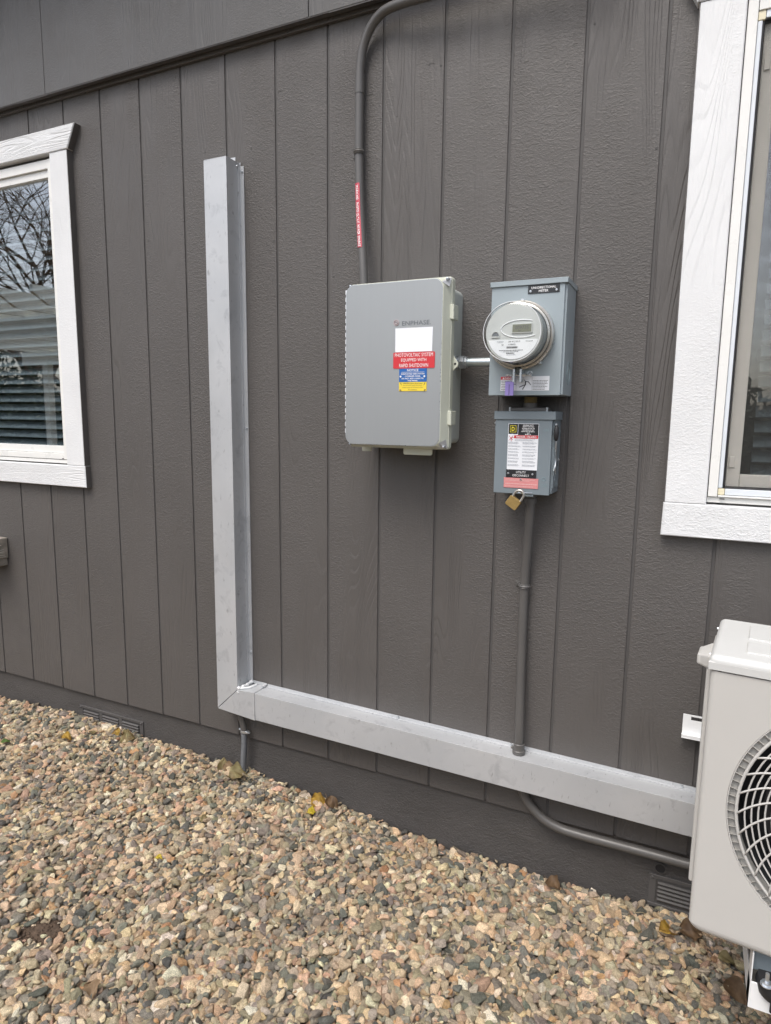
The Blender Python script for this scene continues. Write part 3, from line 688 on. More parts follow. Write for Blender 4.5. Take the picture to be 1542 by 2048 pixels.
fine_print(wl_, 2.0705, 2.112, 1.3435, 1.3715, -.1385, 6, M_PRINTK, seed=2); fine_print(wl_, 2.159, 2.2035, 1.3435, 1.3715, -.1385, 7, M_PRINTK, seed=3)
bm = NB()
for a, b, r in (((2.122, 1.352), (2.139, 1.359), .0011), ((2.131, 1.3455), (2.139, 1.3585), .0011), ((2.139, 1.358), (2.139, 1.368), .0017), ((2.139, 1.367), (2.147, 1.3665), .001), ((2.147, 1.3665), (2.154, 1.358), .001), ((2.139, 1.367), (2.1355, 1.372), .001)):
    tube(bm, [(a[0], -.1386, a[1]), (b[0], -.1386, b[1])], r, 6)
obj('shock_symbol', bm, M_PRINTK, wl_)
# sealing ring of the socket
cx, cz = 2.121, 1.4905
bm = NB(); P = []
for i in range(61):
    a = R(-90+6)+ (2*PI-R(12))*i/60; P.append((a, i))
prof = [(.088, -.1372), (.0925, -.1372), (.0925, -.158), (.0895, -.1605), (.086, -.1595), (.086, -.14)]
t = NB(); rings = [[t.verts.new((cx+r*math.cos(a), y, cz+r*math.sin(a))) for r, y in prof] for a, i in P]
for A, B in zip(rings, rings[1:]):
    for k in range(len(prof)): t.faces.new((A[k], A[(k+1) % 6], B[(k+1) % 6], B[k]))
t.faces.new(rings[0]); t.faces.new(rings[-1][::-1]); bmesh.ops.recalc_face_normals(t, faces=t.faces); place(bm, t)
ring = obj('sealing_ring', bm, M_STEELW, ms)
for sx in (-1, 1):
    obj('ring_ear', box(NB(), cx+sx*.0095-.003, cx+sx*.0095+.003, -.166, -.142, 1.364, 1.4005, .001, 1), M_ZINC, ring)
bm = NB(); tube(bm, [(2.088, -.157, 1.3845), (2.158, -.157, 1.383)], .0026, 8); lathe(bm, [(.0055, 0), (.0055, .005), (.003, .0065)], (2.154, -.157, 1.3835), (1, 0, 0), 10); lathe(bm, [(.005, 0), (.005, .01)], (2.134, -.157, 1.3838), (1, 0, 0), 6)
tube(bm, [(2.1555+.006*math.cos(a), -.16, 1.388+.006*math.sin(a)) for a in [2*PI*i/14 for i in range(14)]], .0009, 5, closed=True)
obj('ring_bolt', bm, M_ZINC, ring)
for a in (88, -52): obj('ring_tab', box(NB(), cx+.094*math.cos(R(a))-.004, cx+.094*math.cos(R(a))+.004, -.152, -.1375, cz+.094*math.sin(R(a))-.003, cz+.094*math.sin(R(a))+.004, .001, 1), M_ZINC, ring)
# electric meter plugged into the socket
em = thing('electric_meter', 'round clear-covered digital electric meter with a small display, on the blue-grey socket box', 'electric meter', (cx, -.14, cz))
obj('base', lathe(NB(), [(.0001, 0), (.0855, 0), (.0855, .016), (.083, .02), (.079, .022), (.0001, .022)], (cx, -.139, cz), n=48), M_BLACK, em)
obj('base_ring', lathe(NB(), [(.0845, 0), (.0855, .004), (.0845, .01), (.08, .012)], (cx, -.158, cz), n=48, caps=False), M_STEELW, em)
M_INNER = plain('inner_module_plastic', (.2, .21, .205), .45, var=.06)
obj('inner_module', lathe(NB(), [(.07, 0), (.0705, .029), (.0755, .037), (.0762, .051), (.0745, .0565), (.0001, .0565)], (cx, -.165, cz), n=48), M_METERF, em)
obj('inner_core', lathe(NB(), [(.0755, 0), (.0755, .03), (.0738, .036)], (cx, -.161, cz), n=48, caps=False), M_INNER, em)
dome = obj('glass_cover', lathe(NB(), [(.0835, .0), (.0825, .02), (.0805, .052), (.079, .067), (.0765, .0755), (.0725, .08), (.066, .0815), (.0001, .082)], (cx, -.163, cz), n=64, caps=False), M_DOME, em, smooth=50)
bm = NB(); tube(bm, [(cx+.0765*math.cos(a), -.2405, cz+.0765*math.sin(a)) for a in [2*PI*i/64 for i in range(64)]], .0008, 6, closed=True)
tube(bm, [(cx+.0835*math.cos(a), -.166, cz+.0835*math.sin(a)) for a in [2*PI*i/64 for i in range(64)]], .0012, 6, closed=True); obj('glass_rim', bm, M_WHITE, em)
YM = -.2218
bm = NB(); P = []
for i in range(40):
    a = R(60+250*i/39); P.append((cx+.022+.055*math.cos(a)*1.0, YM-.0006, cz+.009+.0225*math.sin(a)))
tube(bm, P, .0013, 6); obj('face_ridge', bm, M_WHITE, em)
ld = obj('display_bezel', box(NB(), 2.1165, 2.1725, YM-.003, YM, 1.4875, 1.5135, .001, 1), M_METERF, em)
obj('display', box(NB(), 2.1195, 2.1695, YM-.0036, YM-.0025, 1.4905, 1.5105), M_LCD, ld)
text('digits', '009735', 2.1445, 1.502, YM-.0039, .0095, M_PRINTK, ld, .036)
obj('flow_mark', box(NB(), 2.135, 2.141, YM-.0039, YM-.0036, 1.4928, 1.495), M_PRINTK, ld)
P = [(2.0605, 1.472)]+[(cx+.0695*math.cos(a), cz-.0+.0695*math.sin(a)) for a in [R(196+148*i/24) for i in range(25)]]+[(2.181, 1.472)]
npl = obj('name_plate', prism(NB(), P, YM-.0012, YM+.0002), M_WHITE, em)
yt = YM-.0016
text('lettering', '34 412 813', 2.125, 1.4672, yt, .0042, M_PRINTK, npl, .031); text('lettering', 'Honeywell', 2.165, 1.4668, yt, .003, M_PRINTK, npl, .0185, bold=.03)
text('lettering', 'F1989532', 2.119, 1.4595, yt, .004, M_PRINTK, npl, .019); text('lettering', 'R1', 2.094, 1.459, yt, .004, M_PRINTK, npl, .005)
bm = NB(); rr = random.Random(4); x = 2.105
while x < 2.134:
    w = rr.uniform(.0004, .0011); box(bm, x, x+w, yt, yt+.0003, 1.4495, 1.4545); x += w+rr.uniform(.0003, .0008)
x = 2.104
while x < 2.126:
    w = rr.uniform(.0004, .001); box(bm, x, x+w, yt, yt+.0003, 1.4355, 1.4385); x += w+rr.uniform(.0003, .0008)
obj('barcode', bm, M_PRINTK, npl, kind='stuff', smooth=0)
fine_print(npl, 2.078, 2.1, 1.464, 1.470, yt, 2, M_PRINTS, seed=5); fine_print(npl, 2.085, 2.165, 1.4425, 1.4465, yt, 1, M_PRINTK, seed=6); fine_print(npl, 2.096, 2.14, 1.4395, 1.4425, yt, 1, M_PRINTK, seed=7); fine_print(npl, 2.105, 2.13, 1.431, 1.4345, yt, 1, seed=8)
bm = NB()
for k in range(6):
    a = R(-14-k*6.2); c = (cx+.0718*math.cos(a), cz+.0718*math.sin(a)); box(bm, -.0028, .0028, -.0008, .0008, -.0019, .0019, 0, 1, Matrix.Translation((c[0], YM+.002, c[1])) @ Matrix.Rotation(-a, 4, 'Y'))
obj('edge_slots', bm, M_BLACK, em)
bm = NB(); tube(bm, [(2.0735+.0105*math.cos(a), YM-.002, 1.482+.0125*math.sin(a)) for a in [R(i*180/12) for i in range(13)]], .0012, 6)
box(bm, 2.062, 2.085, YM-.003, YM, 1.478, 1.4815, .0005, 1); k_ = obj('reset_knob', bm, M_METERF, em)
obj('knob_inside', prism(NB(), [(2.0735+.009*math.cos(a), 1.482+.0105*math.sin(a)) for a in [R(i*180/10) for i in range(11)]], YM-.0012, YM), M_PRINTG, k_)
sg = thing('seal_tag', 'small purple plastic seal hanging from the meter ring bolt', 'seal', (2.1, -.165, 1.33))
obj('tag_body', box(NB(), 2.089, 2.1125, -.1655, -.161, 1.328, 1.3665, .0012, 2), M_PURPLE, sg)
bm = NB(); box(bm, 2.1, 2.1012, -.1662, -.1655, 1.33, 1.3585); obj('tag_slit', bm, M_KLAB, sg)
obj('wire', tube(NB(), smooth_path([(2.1, -.163, 1.366), (2.104, -.1625, 1.375), (2.11, -.16, 1.383), (2.106, -.157, 1.376), (2.099, -.161, 1.366)], 4), .0007, 5), M_ZINC, sg)

# ---------------------------------------------------------------- hub between socket and switch
hb = thing('threaded_hub', 'short threaded metal hub between the meter socket and the switch box', 'pipe fitting', (2.137, -.06, 1.285))
M_THR = plain('brassy_thread', (.42, .36, .22), .35, .7, var=.1)
prof = []
for k in range(9): prof += [(.0195, k*.0026), (.0175, k*.0026+.0013)]
obj('thread', lathe(NB(), prof, (2.137, -.06, 1.306), (0, 0, 1), 24, False), M_THR, hb)
obj('collar', lathe(NB(), [(.015, 0), (.0195, .001), (.0195, .021), (.0175, .022)], (2.137, -.06, 1.289), (0, 0, 1), 24, False), M_PIPE, hb)
bm = NB(); prism(bm, [(2.0815, 1.2862), (2.193, 1.2862), (2.189, 1.2965), (2.0855, 1.2965)], -.088, -.03, .0015, 1); hp_ = obj('hub_plate', bm, M_PIPE, hb)
for x in (2.0845, 2.1905): obj('hub_screw', lathe(NB(), [(.0035, 0), (.0035, .011), (.002, .012)], (x, -.085, 1.2862), (0, 0, 1), 10), M_ZINC, hp_)

# ---------------------------------------------------------------- safety switch
sw = thing('disconnect_switch_box', 'smaller darker grey safety switch box with black and white labels, hanging under the meter', 'electrical box', (2.13, 0, 1.05))
obj('body', box(NB(), 2.0525, 2.2155, -.0895, -.001, 1.0525, 1.2835, .0018), M_SWG, sw)
obj('cover', box(NB(), 2.0475, 2.2105, -.1, -.0897, 1.0485, 1.2635, .002), M_SWG, sw)
bm = NB(); box(bm, 2.0435, 2.2195, -.104, -.001, 1.2838, 1.2862, .001, 1); box(bm, 2.0435, 2.2195, -.104, -.1015, 1.2625, 1.2848, .001, 1); box(bm, 2.2172, 2.2195, -.1, -.001, 1.2625, 1.2848, .001, 1); box(bm, 2.0435, 2.046, -.1, -.001, 1.2625, 1.2848, .001, 1)
obj('rain_hood', bm, M_SWG, sw)
bm = NB(); box(bm, 2.214, 2.2178, -.088, -.01, 1.068, 1.235, .001, 1); obj('side_flange', bm, M_SWG, sw)
bm = NB(); prism(bm, [(2.0435, 1.232), (2.0475, 1.225), (2.0475, 1.262), (2.0435, 1.257)], -.09, -.084); obj('hinge_tab', bm, M_SWG, sw)
screw('cover_screw', 2.0455, -.092, 1.252, .0035, M_ZINC, sw, (-.6, -1, 0))
for r_ in (.0165, .011): obj('knockout_ring', tube(NB(), [(2.2181, -.052+r_*math.cos(a), 1.088+r_*math.sin(a)*1.1) for a in [2*PI*i/22 for i in range(22)]], .0007, 5, closed=True), M_SWG, sw)
# handle on the right side
hd = obj('handle_arm', tube(NB(), smooth_path([(2.2225, -.088, 1.228), (2.2225, -.094, 1.2), (2.2205, -.086, 1.175), (2.2205, -.08, 1.15), (2.221, -.09, 1.125), (2.221, -.08, 1.113)], 4), .0024, 7), M_ZINC, sw)
obj('handle_grip', tube(NB(), smooth_path([(2.2225, -.096, 1.246), (2.2225, -.099, 1.238), (2.2225, -.1, 1.225), (2.2225, -.098, 1.212), (2.2225, -.095, 1.205)], 3), lambda i: .0022+.0052*math.sin(PI*min(1, (i+1.5)/14)), 12), M_BLACK, hd)
bm = NB()
def sideplate(P, x0, x1):
    t = NB(); a = [t.verts.new((x0, p[0], p[1])) for p in P]; b = [t.verts.new((x1, p[0], p[1])) for p in P]; n = len(P)
    t.faces.new(a); t.faces.new(b[::-1])
    for i in range(n): t.faces.new((a[i], b[i], b[(i+1) % n], a[(i+1) % n]))
    bmesh.ops.recalc_face_normals(t, faces=t.faces); place(bm, t)
sideplate([(-.094, 1.2), (-.086, 1.2), (-.076, 1.17), (-.06, 1.16), (-.045, 1.15), (-.04, 1.128), (-.06, 1.12), (-.074, 1.13), (-.084, 1.118), (-.096, 1.106), (-.1, 1.12), (-.09, 1.135), (-.088, 1.165)], 2.219, 2.2212)
obj('lock_plate', bm, M_SWG, sw)
bm = NB(); sideplate([(-.088, 1.19), (-.084, 1.19), (-.078, 1.166), (-.083, 1.156), (-.087, 1.166)], 2.2213, 2.2217); sideplate([(-.055, 1.146), (-.05, 1.146), (-.047, 1.132), (-.052, 1.13)], 2.2213, 2.2217); sideplate([(-.094, 1.122), (-.09, 1.122), (-.09, 1.113), (-.094, 1.113)], 2.2213, 2.2217)
obj('plate_slots', bm, M_BLACK, sw)
screw('pivot_screw', 2.2205, -.093, 1.2495, .0035, M_ZINC, sw, (0, -1, 0)); screw('pivot_screw', 2.2212, -.045, 1.149, .0035, M_ZINC, sw, (1, -.5, 0))
text('embossed_letters', 'OFF', 2.1955, 1.076, -.1006, .0085, M_KNOCK, sw, .019); text('embossed_letters', 'ON', 2.194, 1.234, -.1006, .008, M_KNOCK, sw, .014)
obj('embossed_circle', tube(NB(), [(2.1935+.0052*math.cos(a), -.1003, 1.095+.0052*math.sin(a)) for a in [2*PI*i/18 for i in range(18)]], .0008, 5, closed=True), M_KNOCK, sw)
lb = obj('instruction_label', box(NB(), 2.0855, 2.1735, -.1007, -.0999, 1.119, 1.2515), M_WHITE, sw, 'tall white instruction sticker with black heading')
yl_ = -.1011
lg = obj('logo_panel', box(NB(), 2.0868, 2.1135, yl_, -.1006, 1.2215, 1.2503), M_KLAB, lb)
def sq_ring(x0, x1, z0, z1, w, y0, y1, bm):
    for q in ((x0, x1, z0, z0+w), (x0, x1, z1-w, z1), (x0, x0+w, z0+w, z1-w), (x1-w, x1, z0+w, z1-w)): box(bm, q[0], q[1], y0, y1, q[2], q[3])
bm = NB(); sq_ring(2.0912, 2.1092, 1.226, 1.2456, .0012, yl_-.0004, yl_, bm); sq_ring(2.0943, 2.1061, 1.2292, 1.2424, .0, yl_-.0004, yl_, bm) if False else None
M_LOGO = plain('logo_yellow', (.72, .62, .03), .4, var=.02)
obj('logo_square', bm, M_LOGO, lg, smooth=0); text('logo_letter', 'D', 2.1002, 1.2358, yl_-.0005, .0118, M_LOGO, lg, .0095, bold=.03)
hdg = obj('heading_panel', box(NB(), 2.1148, 2.1725, yl_, -.1006, 1.2185, 1.2503), M_KLAB, lb)
for s, zz, w in (('GENERAL DUTY', 1.2468, .031), ('SAFETY SWITCH', 1.2424, .032), ('INTERRUPTOR DE', 1.2376, .036), ('SEGURIDAD DE', 1.2332, .032), ('SERVICIO GENERAL', 1.2288, .039), ('N.1', 1.2245, .007), ('240 V', 1.2207, .018)):
    text('lettering', s, 2.1436, zz, yl_-.0004, .003, M_PRINTW, hdg, w, bold=.03)
rbd = obj('red_band', box(NB(), 2.1035, 2.1728, yl_, -.1006, 1.209, 1.2178), M_RED, lb); text('lettering', 'DANGER / PELIGRO', 2.139, 1.2134, yl_-.0004, .005, M_PRINTW, rbd, .058, bold=.02)
bm = NB()
for a, b in (((2.089, 1.216), (2.1, 1.204)), ((2.1, 1.216), (2.089, 1.203)), ((2.092, 1.21), (2.1025, 1.2125)), ((2.0945, 1.21), (2.096, 1.2))): tube(bm, [(a[0], yl_, a[1]), (b[0], yl_, b[1])], .0006, 5)
obj('arc_symbol', bm, M_RED, lb)
fine_print(lb, 2.106, 2.172, 1.2015, 1.2075, yl_, 3, M_PRINTS, seed=11)
for sx, s0 in ((2.0875, 20), (2.1295, 40)):
    z = 1.199
    for k in range(8):
        n = (3, 2, 2, 2, 3, 2, 3, 3)[k]; dz = n*.0022; fine_print(lb, sx, sx+(.036 if sx < 2.1 else .042), z-dz, z, yl_, n, M_PRINTG if k < 0 else M_PRINTS, .4, seed=s0+k); z -= dz+.0038
ut = obj('name_plate', box(NB(), 2.0842, 2.1718, -.1022, -.0999, 1.0955, 1.1188, .0003, 1), M_KLAB, sw)
text('lettering', 'UTILITY', 2.128, 1.1118, -.1026, .0062, M_PRINTW, ut, .028); text('lettering', 'DISCONNECT', 2.128, 1.1025, -.1026, .0062, M_PRINTW, ut, .048)
for x in (2.0905, 2.1615): screw('rivet', x, -.1022, 1.1075, .0031, M_ZINC, ut, h=.002)
pk = obj('faded_label', box(NB(), 2.0785, 2.1785, -.1016, -.0999, 1.066, 1.0952), M_PINK, sw, 'faded pink sticker with worn lettering')
M_PKP = plain('faded_print', (.66, .4, .38), .5)
fine_print(pk, 2.083, 2.176, 1.0855, 1.092, -.1018, 2, M_PKP, .5, 71); fine_print(pk, 2.083, 2.178, 1.0745, 1.081, -.1018, 1, M_PKP, .4, 72); fine_print(pk, 2.083, 2.172, 1.068, 1.073, -.1018, 1, M_PKP, .4, 73)
screw('rivet', 2.128, -.1016, 1.0915, .0028, M_ZINC, pk, h=.002)
bm = NB(); box(bm, 2.135, 2.165, -.098, -.094, 1.042, 1.05, .001, 1); obj('lock_hasp', bm, M_SWG, sw)

# padlock hanging from the hasp
pl = thing('padlock', 'brass padlock hanging tilted from the bottom of the switch box', 'padlock', (2.125, -.115, 1.03))
u = Vector((.56, 0, .83)).normalized(); v = Vector((.83, 0, -.56)).normalized()      # u: towards the shackle, v: across
cpl = Vector((2.1135, -.118, 1.0245))
mt = Matrix((v, Vector((0, 1, 0)), u)).transposed().to_4x4(); mt.translation = cpl
bm = NB(); prism(bm, rrect(-.0185, .0185, -.0155, .0155, .0048, 5), -.0078, .0078, .0016, 2, mt); obj('lock_body', bm, M_BRASS, pl)
P = [(-.013, .013), (-.0135, .027), (-.011, .035), (-.005, .0405), (.004, .041), (.0105, .036), (.0135, .028), (.0135, .013)]
obj('shackle', tube(NB(), smooth_path([mt @ Vector((a, 0, b)) for a, b in P], 5), .0035, 12), M_STEELW, pl)
obj('hasp_pin', tube(NB(), [(2.126, -.121, 1.0545), (2.15, -.107, 1.054), (2.163, -.098, 1.053)], .0014, 7), M_ZINC, pl)

# ---------------------------------------------------------------- heat pump
ac = thing('heat_pump', 'ivory outdoor heat pump unit with a large round fan grille at the right edge', 'heat pump', (2.64, -.5, 0), R(-5.5), local=True)
def lo(name, bm, mat, parent=ac, label=None, kind=None, smooth=35): return obj(name, bm, mat, parent, label, kind, smooth, local=True)
W, D, Z0, Z1 = .82, .30, .144, .754
FCX, FCZ, FR = .330, .470, .2785
# front panel with a round opening
bm = NB(); N = 96
ci = [(FCX+FR*math.cos(2*PI*k/N), FCZ+FR*math.sin(2*PI*k/N)) for k in range(N)]
def edge_pt(k):
    a = 2*PI*k/N; dx, dz = math.cos(a), math.sin(a); x0, x1, z0, z1 = .012, W-.012, Z0+.022, Z1-.004
    t = min((x1-FCX)/dx if dx > 1e-6 else (x0-FCX)/dx if dx < -1e-6 else 9, (z1-FCZ)/dz if dz > 1e-6 else (z0-FCZ)/dz if dz < -1e-6 else 9)
    return (FCX+dx*t, FCZ+dz*t)
ou = [edge_pt(k) for k in range(N)]
for cxn, czn in ((.012, Z0+.022), (W-.012, Z0+.022), (.012, Z1-.004), (W-.012, Z1-.004)):
    k = min(range(N), key=lambda q: (ou[q][0]-cxn)**2+(ou[q][1]-czn)**2); ou[k] = (cxn, czn)
vi = [bm.verts.new((p[0], 0, p[1])) for p in ci]; vo = [bm.verts.new((p[0], 0, p[1])) for p in ou]; vb = [bm.verts.new((FCX+(p[0]-FCX)*.992, .006, FCZ+(p[1]-FCZ)*.992)) for p in ci]; vc = [bm.verts.new((FCX+(p[0]-FCX)*.985, .03, FCZ+(p[1]-FCZ)*.985)) for p in ci]
for k in range(N):
    j = (k+1) % N; bm.faces.new((vi[k], vi[j], vo[j], vo[k])); bm.faces.new((vb[k], vb[j], vi[j], vi[k])); bm.faces.new((vc[k], vc[j], vb[j], vb[k]))
bmesh.ops.recalc_face_normals(bm, faces=bm.faces)
# rolled left / right edges and rolled bottom edge
def sweep(prof, a, b, axis):
    t = NB()
    if axis == 'z': A = [t.verts.new((p[0], p[1], a)) for p in prof]; B = [t.verts.new((p[0], p[1], b)) for p in prof]
    else: A = [t.verts.new((a, p[1], p[0])) for p in prof]; B = [t.verts.new((b, p[1], p[0])) for p in prof]
    for i in range(len(prof)-1): t.faces.new((A[i], A[i+1], B[i+1], B[i]))
    bmesh.ops.recalc_face_normals(t, faces=t.faces); return t
arc = [(.012-.012*math.sin(R(a)), .012-.012*math.cos(R(a))) for a in range(0, 91, 15)]
place(bm, sweep(arc+[(0, .05)], Z0+.022, Z1-.004, 'z')); place(bm, sweep([(W-p[0], p[1]) for p in arc]+[(W, .05)], Z0+.022, Z1-.004, 'z'))
bot = [(Z0+.022-.022*math.sin(R(a)), .02-.02*math.cos(R(a))) for a in range(0, 91, 15)]
place(bm, sweep(bot+[(Z0, .04)], .03, W-.03, 'x'))
# rounded lower corners
for xc, s in ((.03, -1), (W-.03, 1)):
    t = NB(); rows = []
    for i in range(7):
        az = R(15*i); row = []
        for j in range(7):
            a2 = R(15*j)         # j: from front to bottom/side
            rr_ = 1-math.cos(a2)
            row.append(t.verts.new((xc+s*(.018*math.cos(az)+.012*math.sin(a2)*math.cos(az)), .02*rr_, Z0+.022-(.022*math.sin(a2))*math.sin(az)-0.0*rr_)))
        rows.append(row)
    for i in range(6):
        for j in range(6): t.faces.new((rows[i][j], rows[i][j+1], rows[i+1][j+1], rows[i+1][j]))
    bmesh.ops.remove_doubles(t, verts=t.verts, dist=1e-5)
    bmesh.ops.recalc_face_normals(t, faces=t.faces); place(bm, t)
fpn = lo('front_panel', bm, M_AC)
for p in fpn.data.polygons: pass
bm = NB(); box(bm, .004, W-.004, .046, D, Z0+.004, Z1-.003, .006, 2); bmd = bm
lo('casing', bm, M_AC) if False else None
bm.free()
bm = NB()
box(bm, .003, .012, .03, D, Z0+.006, Z1-.002); box(bm, W-.012, W-.003, .03, D, Z0+.006, Z1-.002); box(bm, .012, W-.012, D-.01, D, Z0+.006, Z1-.002); box(bm, .012, W-.012, .03, D, Z0+.003, Z0+.01)
lo('casing', bm, M_AC)
lo('side_cover', box(NB(), -.0095, .0032, .038, .27, .236, Z1-.004, .005, 3), M_AC)
lo('base_pan', box(NB(), -.001, W+.001, .012, D+.002, Z0-.001, .235, .008, 3), M_AC) if False else None
# lid
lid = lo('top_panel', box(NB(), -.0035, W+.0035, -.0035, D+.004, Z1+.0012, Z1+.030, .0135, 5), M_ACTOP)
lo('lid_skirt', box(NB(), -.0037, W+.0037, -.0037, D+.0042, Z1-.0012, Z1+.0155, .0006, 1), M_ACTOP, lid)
for y0, y1 in ((.05, .13), (.152, .262)):
    t = NB(); box(t, .062, W-.062, y0, y1, Z1+.0285, Z1+.0322, .003, 3); lo('embossed_field', t, M_ACTOP, lid)
bm = NB(); box(bm, -.0305, .0, .035, .13, .738, .770, .007, 3)
for v_ in bm.verts:
    if v_.co.x < -.012: v_.co.y = .08+(v_.co.y-.08)*.62; v_.co.z = .757+(v_.co.z-.757)*.8-.003
lo('handle', bm, M_AC)
for yy, zz in ((.05, .772), (.255, .772)): lo('lid_screw', lathe(NB(), [(.0035, 0), (.0035, .003), (.002, .0042)], (-.0036, yy, zz-.004), (-1, 0, 0), 12), M_ZINC)
# vane ring
RI = .2578; bm = NB()
tube(bm, [(FCX+(RI+.001)*math.cos(a), .0, FCZ+(RI+.001)*math.sin(a)) for a in [2*PI*i/90 for i in range(90)]], .0032, 8, closed=True)
tube(bm, [(FCX+(FR-.002)*math.cos(a), .0015, FCZ+(FR-.002)*math.sin(a)) for a in [2*PI*i/90 for i in range(90)]], .0013, 6, closed=True)
ringo = lo('grille_ring', bm, M_AC)
bm = NB(); t = NB(); N2 = 96
for r0, y0, r1, y1 in ((RI, .0, RI, .03), (RI, .013, FR-.002, .013)):
    A = [t.verts.new((FCX+r0*math.cos(2*PI*k/N2), y0, FCZ+r0*math.sin(2*PI*k/N2))) for k in range(N2)]; B = [t.verts.new((FCX+r1*math.cos(2*PI*k/N2), y1, FCZ+r1*math.sin(2*PI*k/N2))) for k in range(N2)]
    for k in range(N2): t.faces.new((A[k], A[(k+1) % N2], B[(k+1) % N2], B[k]))
place(bm, t); lo('ring_floor', bm, M_AC, ringo)
t = NB(); NV = 98; v0 = NB(); prism(v0, [(RI+.001, -.0006), (FR-.003, -.0006), (FR-.003, .0006), (RI+.001, .0006)], -.0003, .0135)
# a vane: thin blade leaning towards the wall
t = NB(); q = [t.verts.new(c) for c in ((RI, -.001, .0), (FR-.003, .001, .0), (FR-.003, .0125, .0085), (RI, .0125, .0085), (RI, -.001, -.0012), (FR-.003, .001, -.0012), (FR-.003, .0125, .0072), (RI, .0125, .0072))]
for f in ((0, 1, 2, 3), (7, 6, 5, 4), (0, 4, 5, 1), (1, 5, 6, 2), (2, 6, 7, 3), (3, 7, 4, 0)): t.faces.new([q[i] for i in f])
bmesh.ops.recalc_face_normals(t, faces=t.faces); v0.free()
vm = bpy.data.meshes.new('vane'); t.to_mesh(vm); t.free(); vm.materials.append(M_AC)
for k in range(NV):
    o = bpy.data.objects.new('vane', vm); COL.objects.link(o); o.parent = ringo
    o.matrix_local = Matrix.Translation((FCX, 0, FCZ)) @ Matrix.Rotation(-2*PI*k/NV, 4, 'Y')
# guard: rings and spiral ribs, slightly domed
def gy_(r): return -.006*(1-(r/RI)**2)
for r_ in [.2435-.0122*k for k in range(16)]:
    lo('guard_ring', tube(NB(), [(FCX+r_*math.cos(a), gy_(r_), FCZ+r_*math.sin(a)) for a in [2*PI*i/72 for i in range(72)]], .0018, 6, closed=True), M_AC)
rib = tube(NB(), [(r_*math.cos(a), gy_(r_)-.0012, r_*math.sin(a)) for r_, a in [(.05+(RI-.05)*i/20, .24*(max(0, (.05+(RI-.05)*i/20-.18))/.0765)**1.25) for i in range(21)]], .0022, 6)
rm = bpy.data.meshes.new('guard_rib'); rib.to_mesh(rm); rib.free(); rm.materials.append(M_AC); rm.polygons.foreach_set('use_smooth', [True]*len(rm.polygons))
for k in range(36):
    o = bpy.data.objects.new('guard_rib', rm); COL.objects.link(o); o.parent = ac
    o.matrix_local = Matrix.Translation((FCX, 0, FCZ)) @ Matrix.Rotation(-2*PI*k/36, 4, 'Y')
lo('guard_hub', lathe(NB(), [(.052, 0), (.052, .003), (.045, .006), (.0001, .0065)], (FCX, -.001, FCZ), n=40), M_AC)
lo('fan_chamber', lathe(NB(), [(RI, 0), (RI, .12), (.0001, .121)], (FCX, .03, FCZ), (0, 1, 0), 60, False), M_ACIN)
bm = NB()
for k in range(3):
    t = NB(); rows = []
    for i in range(9):
        r_ = .045+.165*i/8; rows.append([t.verts.new((r_*math.cos(a), .055+.035*(j/6-.5), r_*math.sin(a))) for j, a in [(j, 2*PI*k/3+R(95)*j/6+.5*(i/8)) for j in range(7)]])
    for i in range(8):
        for j in range(6): t.faces.new((rows[i][j], rows[i][j+1], rows[i+1][j+1], rows[i+1][j]))
    place(bm, t, Matrix.Translation((FCX, .0, FCZ)))
lathe(bm, [(.045, 0), (.045, .05), (.03, .06), (.0001, .062)], (FCX, .085, FCZ), (0, -1, 0), 30)
lo('fan', bm, M_BLACK)

wb = thing('wall_bracket', 'white steel wall bracket carrying the heat pump, slotted rail showing at its left', 'bracket', (2.8, 0, .0))
M_BRK = plain('white_powder_coat', (.78, .79, .79), .35, var=.02)
def rail(x0, x1, z0, z1):
    bm = NB()
    for q in ((x0, x1, z0, z0+.042), (x0, x1, z0+.053, z1), (x0, x0+.021, z0+.042, z0+.053), (x0+.05, x1, z0+.042, z0+.053)): box(bm, q[0], q[1], -.0075, -.005, q[2], q[3])
    box(bm, x0-.001, x1, -.034, -.0052, z0-.0035, z0-.0005, .0008, 1); box(bm, x0-.001, x1, -.034, -.0315, z0-.0005, z0+.008, .0008, 1)
    o = obj('rail', bm, M_BRK, wb); return o
rail(2.602, 3.4, .3785, .436)
for ax in (2.768, 3.3):
    bm = NB(); box(bm, ax, ax+.0025, -.50, -.008, .012, .07, .0006, 1); box(bm, ax+.045, ax+.0475, -.50, -.008, .012, .07, .0006, 1); box(bm, ax+.0025, ax+.045, -.50, -.008, .012, .0145)
    box(bm, ax, ax+.0025, -.504, -.46, .012, .142, .0006, 1)
    box(bm, ax+.0025, ax+.11, -.504, -.5015, .012, .075, .0008, 1)
    box(bm, ax, ax+.0475, -.006, -.002, -.1, .3785)
    arm = obj('arm', bm, M_BRK, wb)
    obj('foot_plate', box(NB(), ax+.004, ax+.11, -.478, -.475, .085, .146, .001, 1), M_FLEX if False else M_SWG, arm)
    bm = NB(); lathe(bm, [(.0001, 0), (.026, .001), (.034, .012), (.038, .03), (.034, .044), (.0001, .046)], (ax+.048, -.49, .046), (0, 0, 1), 24); lathe(bm, [(.005, 0), (.005, .018)], (ax+.042, -.522, .034), (0, 0, 1), 10)
    obj('rubber_mount', bm, M_BLACK, arm)
    bm = NB(); lathe(bm, [(.009, 0), (.009, .006), (.0042, .0062), (.0042, .024), (.003, .026)], (ax+.028, -.518, .0915), (0, 0, 1), 6); lathe(bm, [(.012, 0), (.012, .002)], (ax+.028, -.518, .0895), (0, 0, 1), 20)
    obj('bolt', bm, M_ZINC, arm)

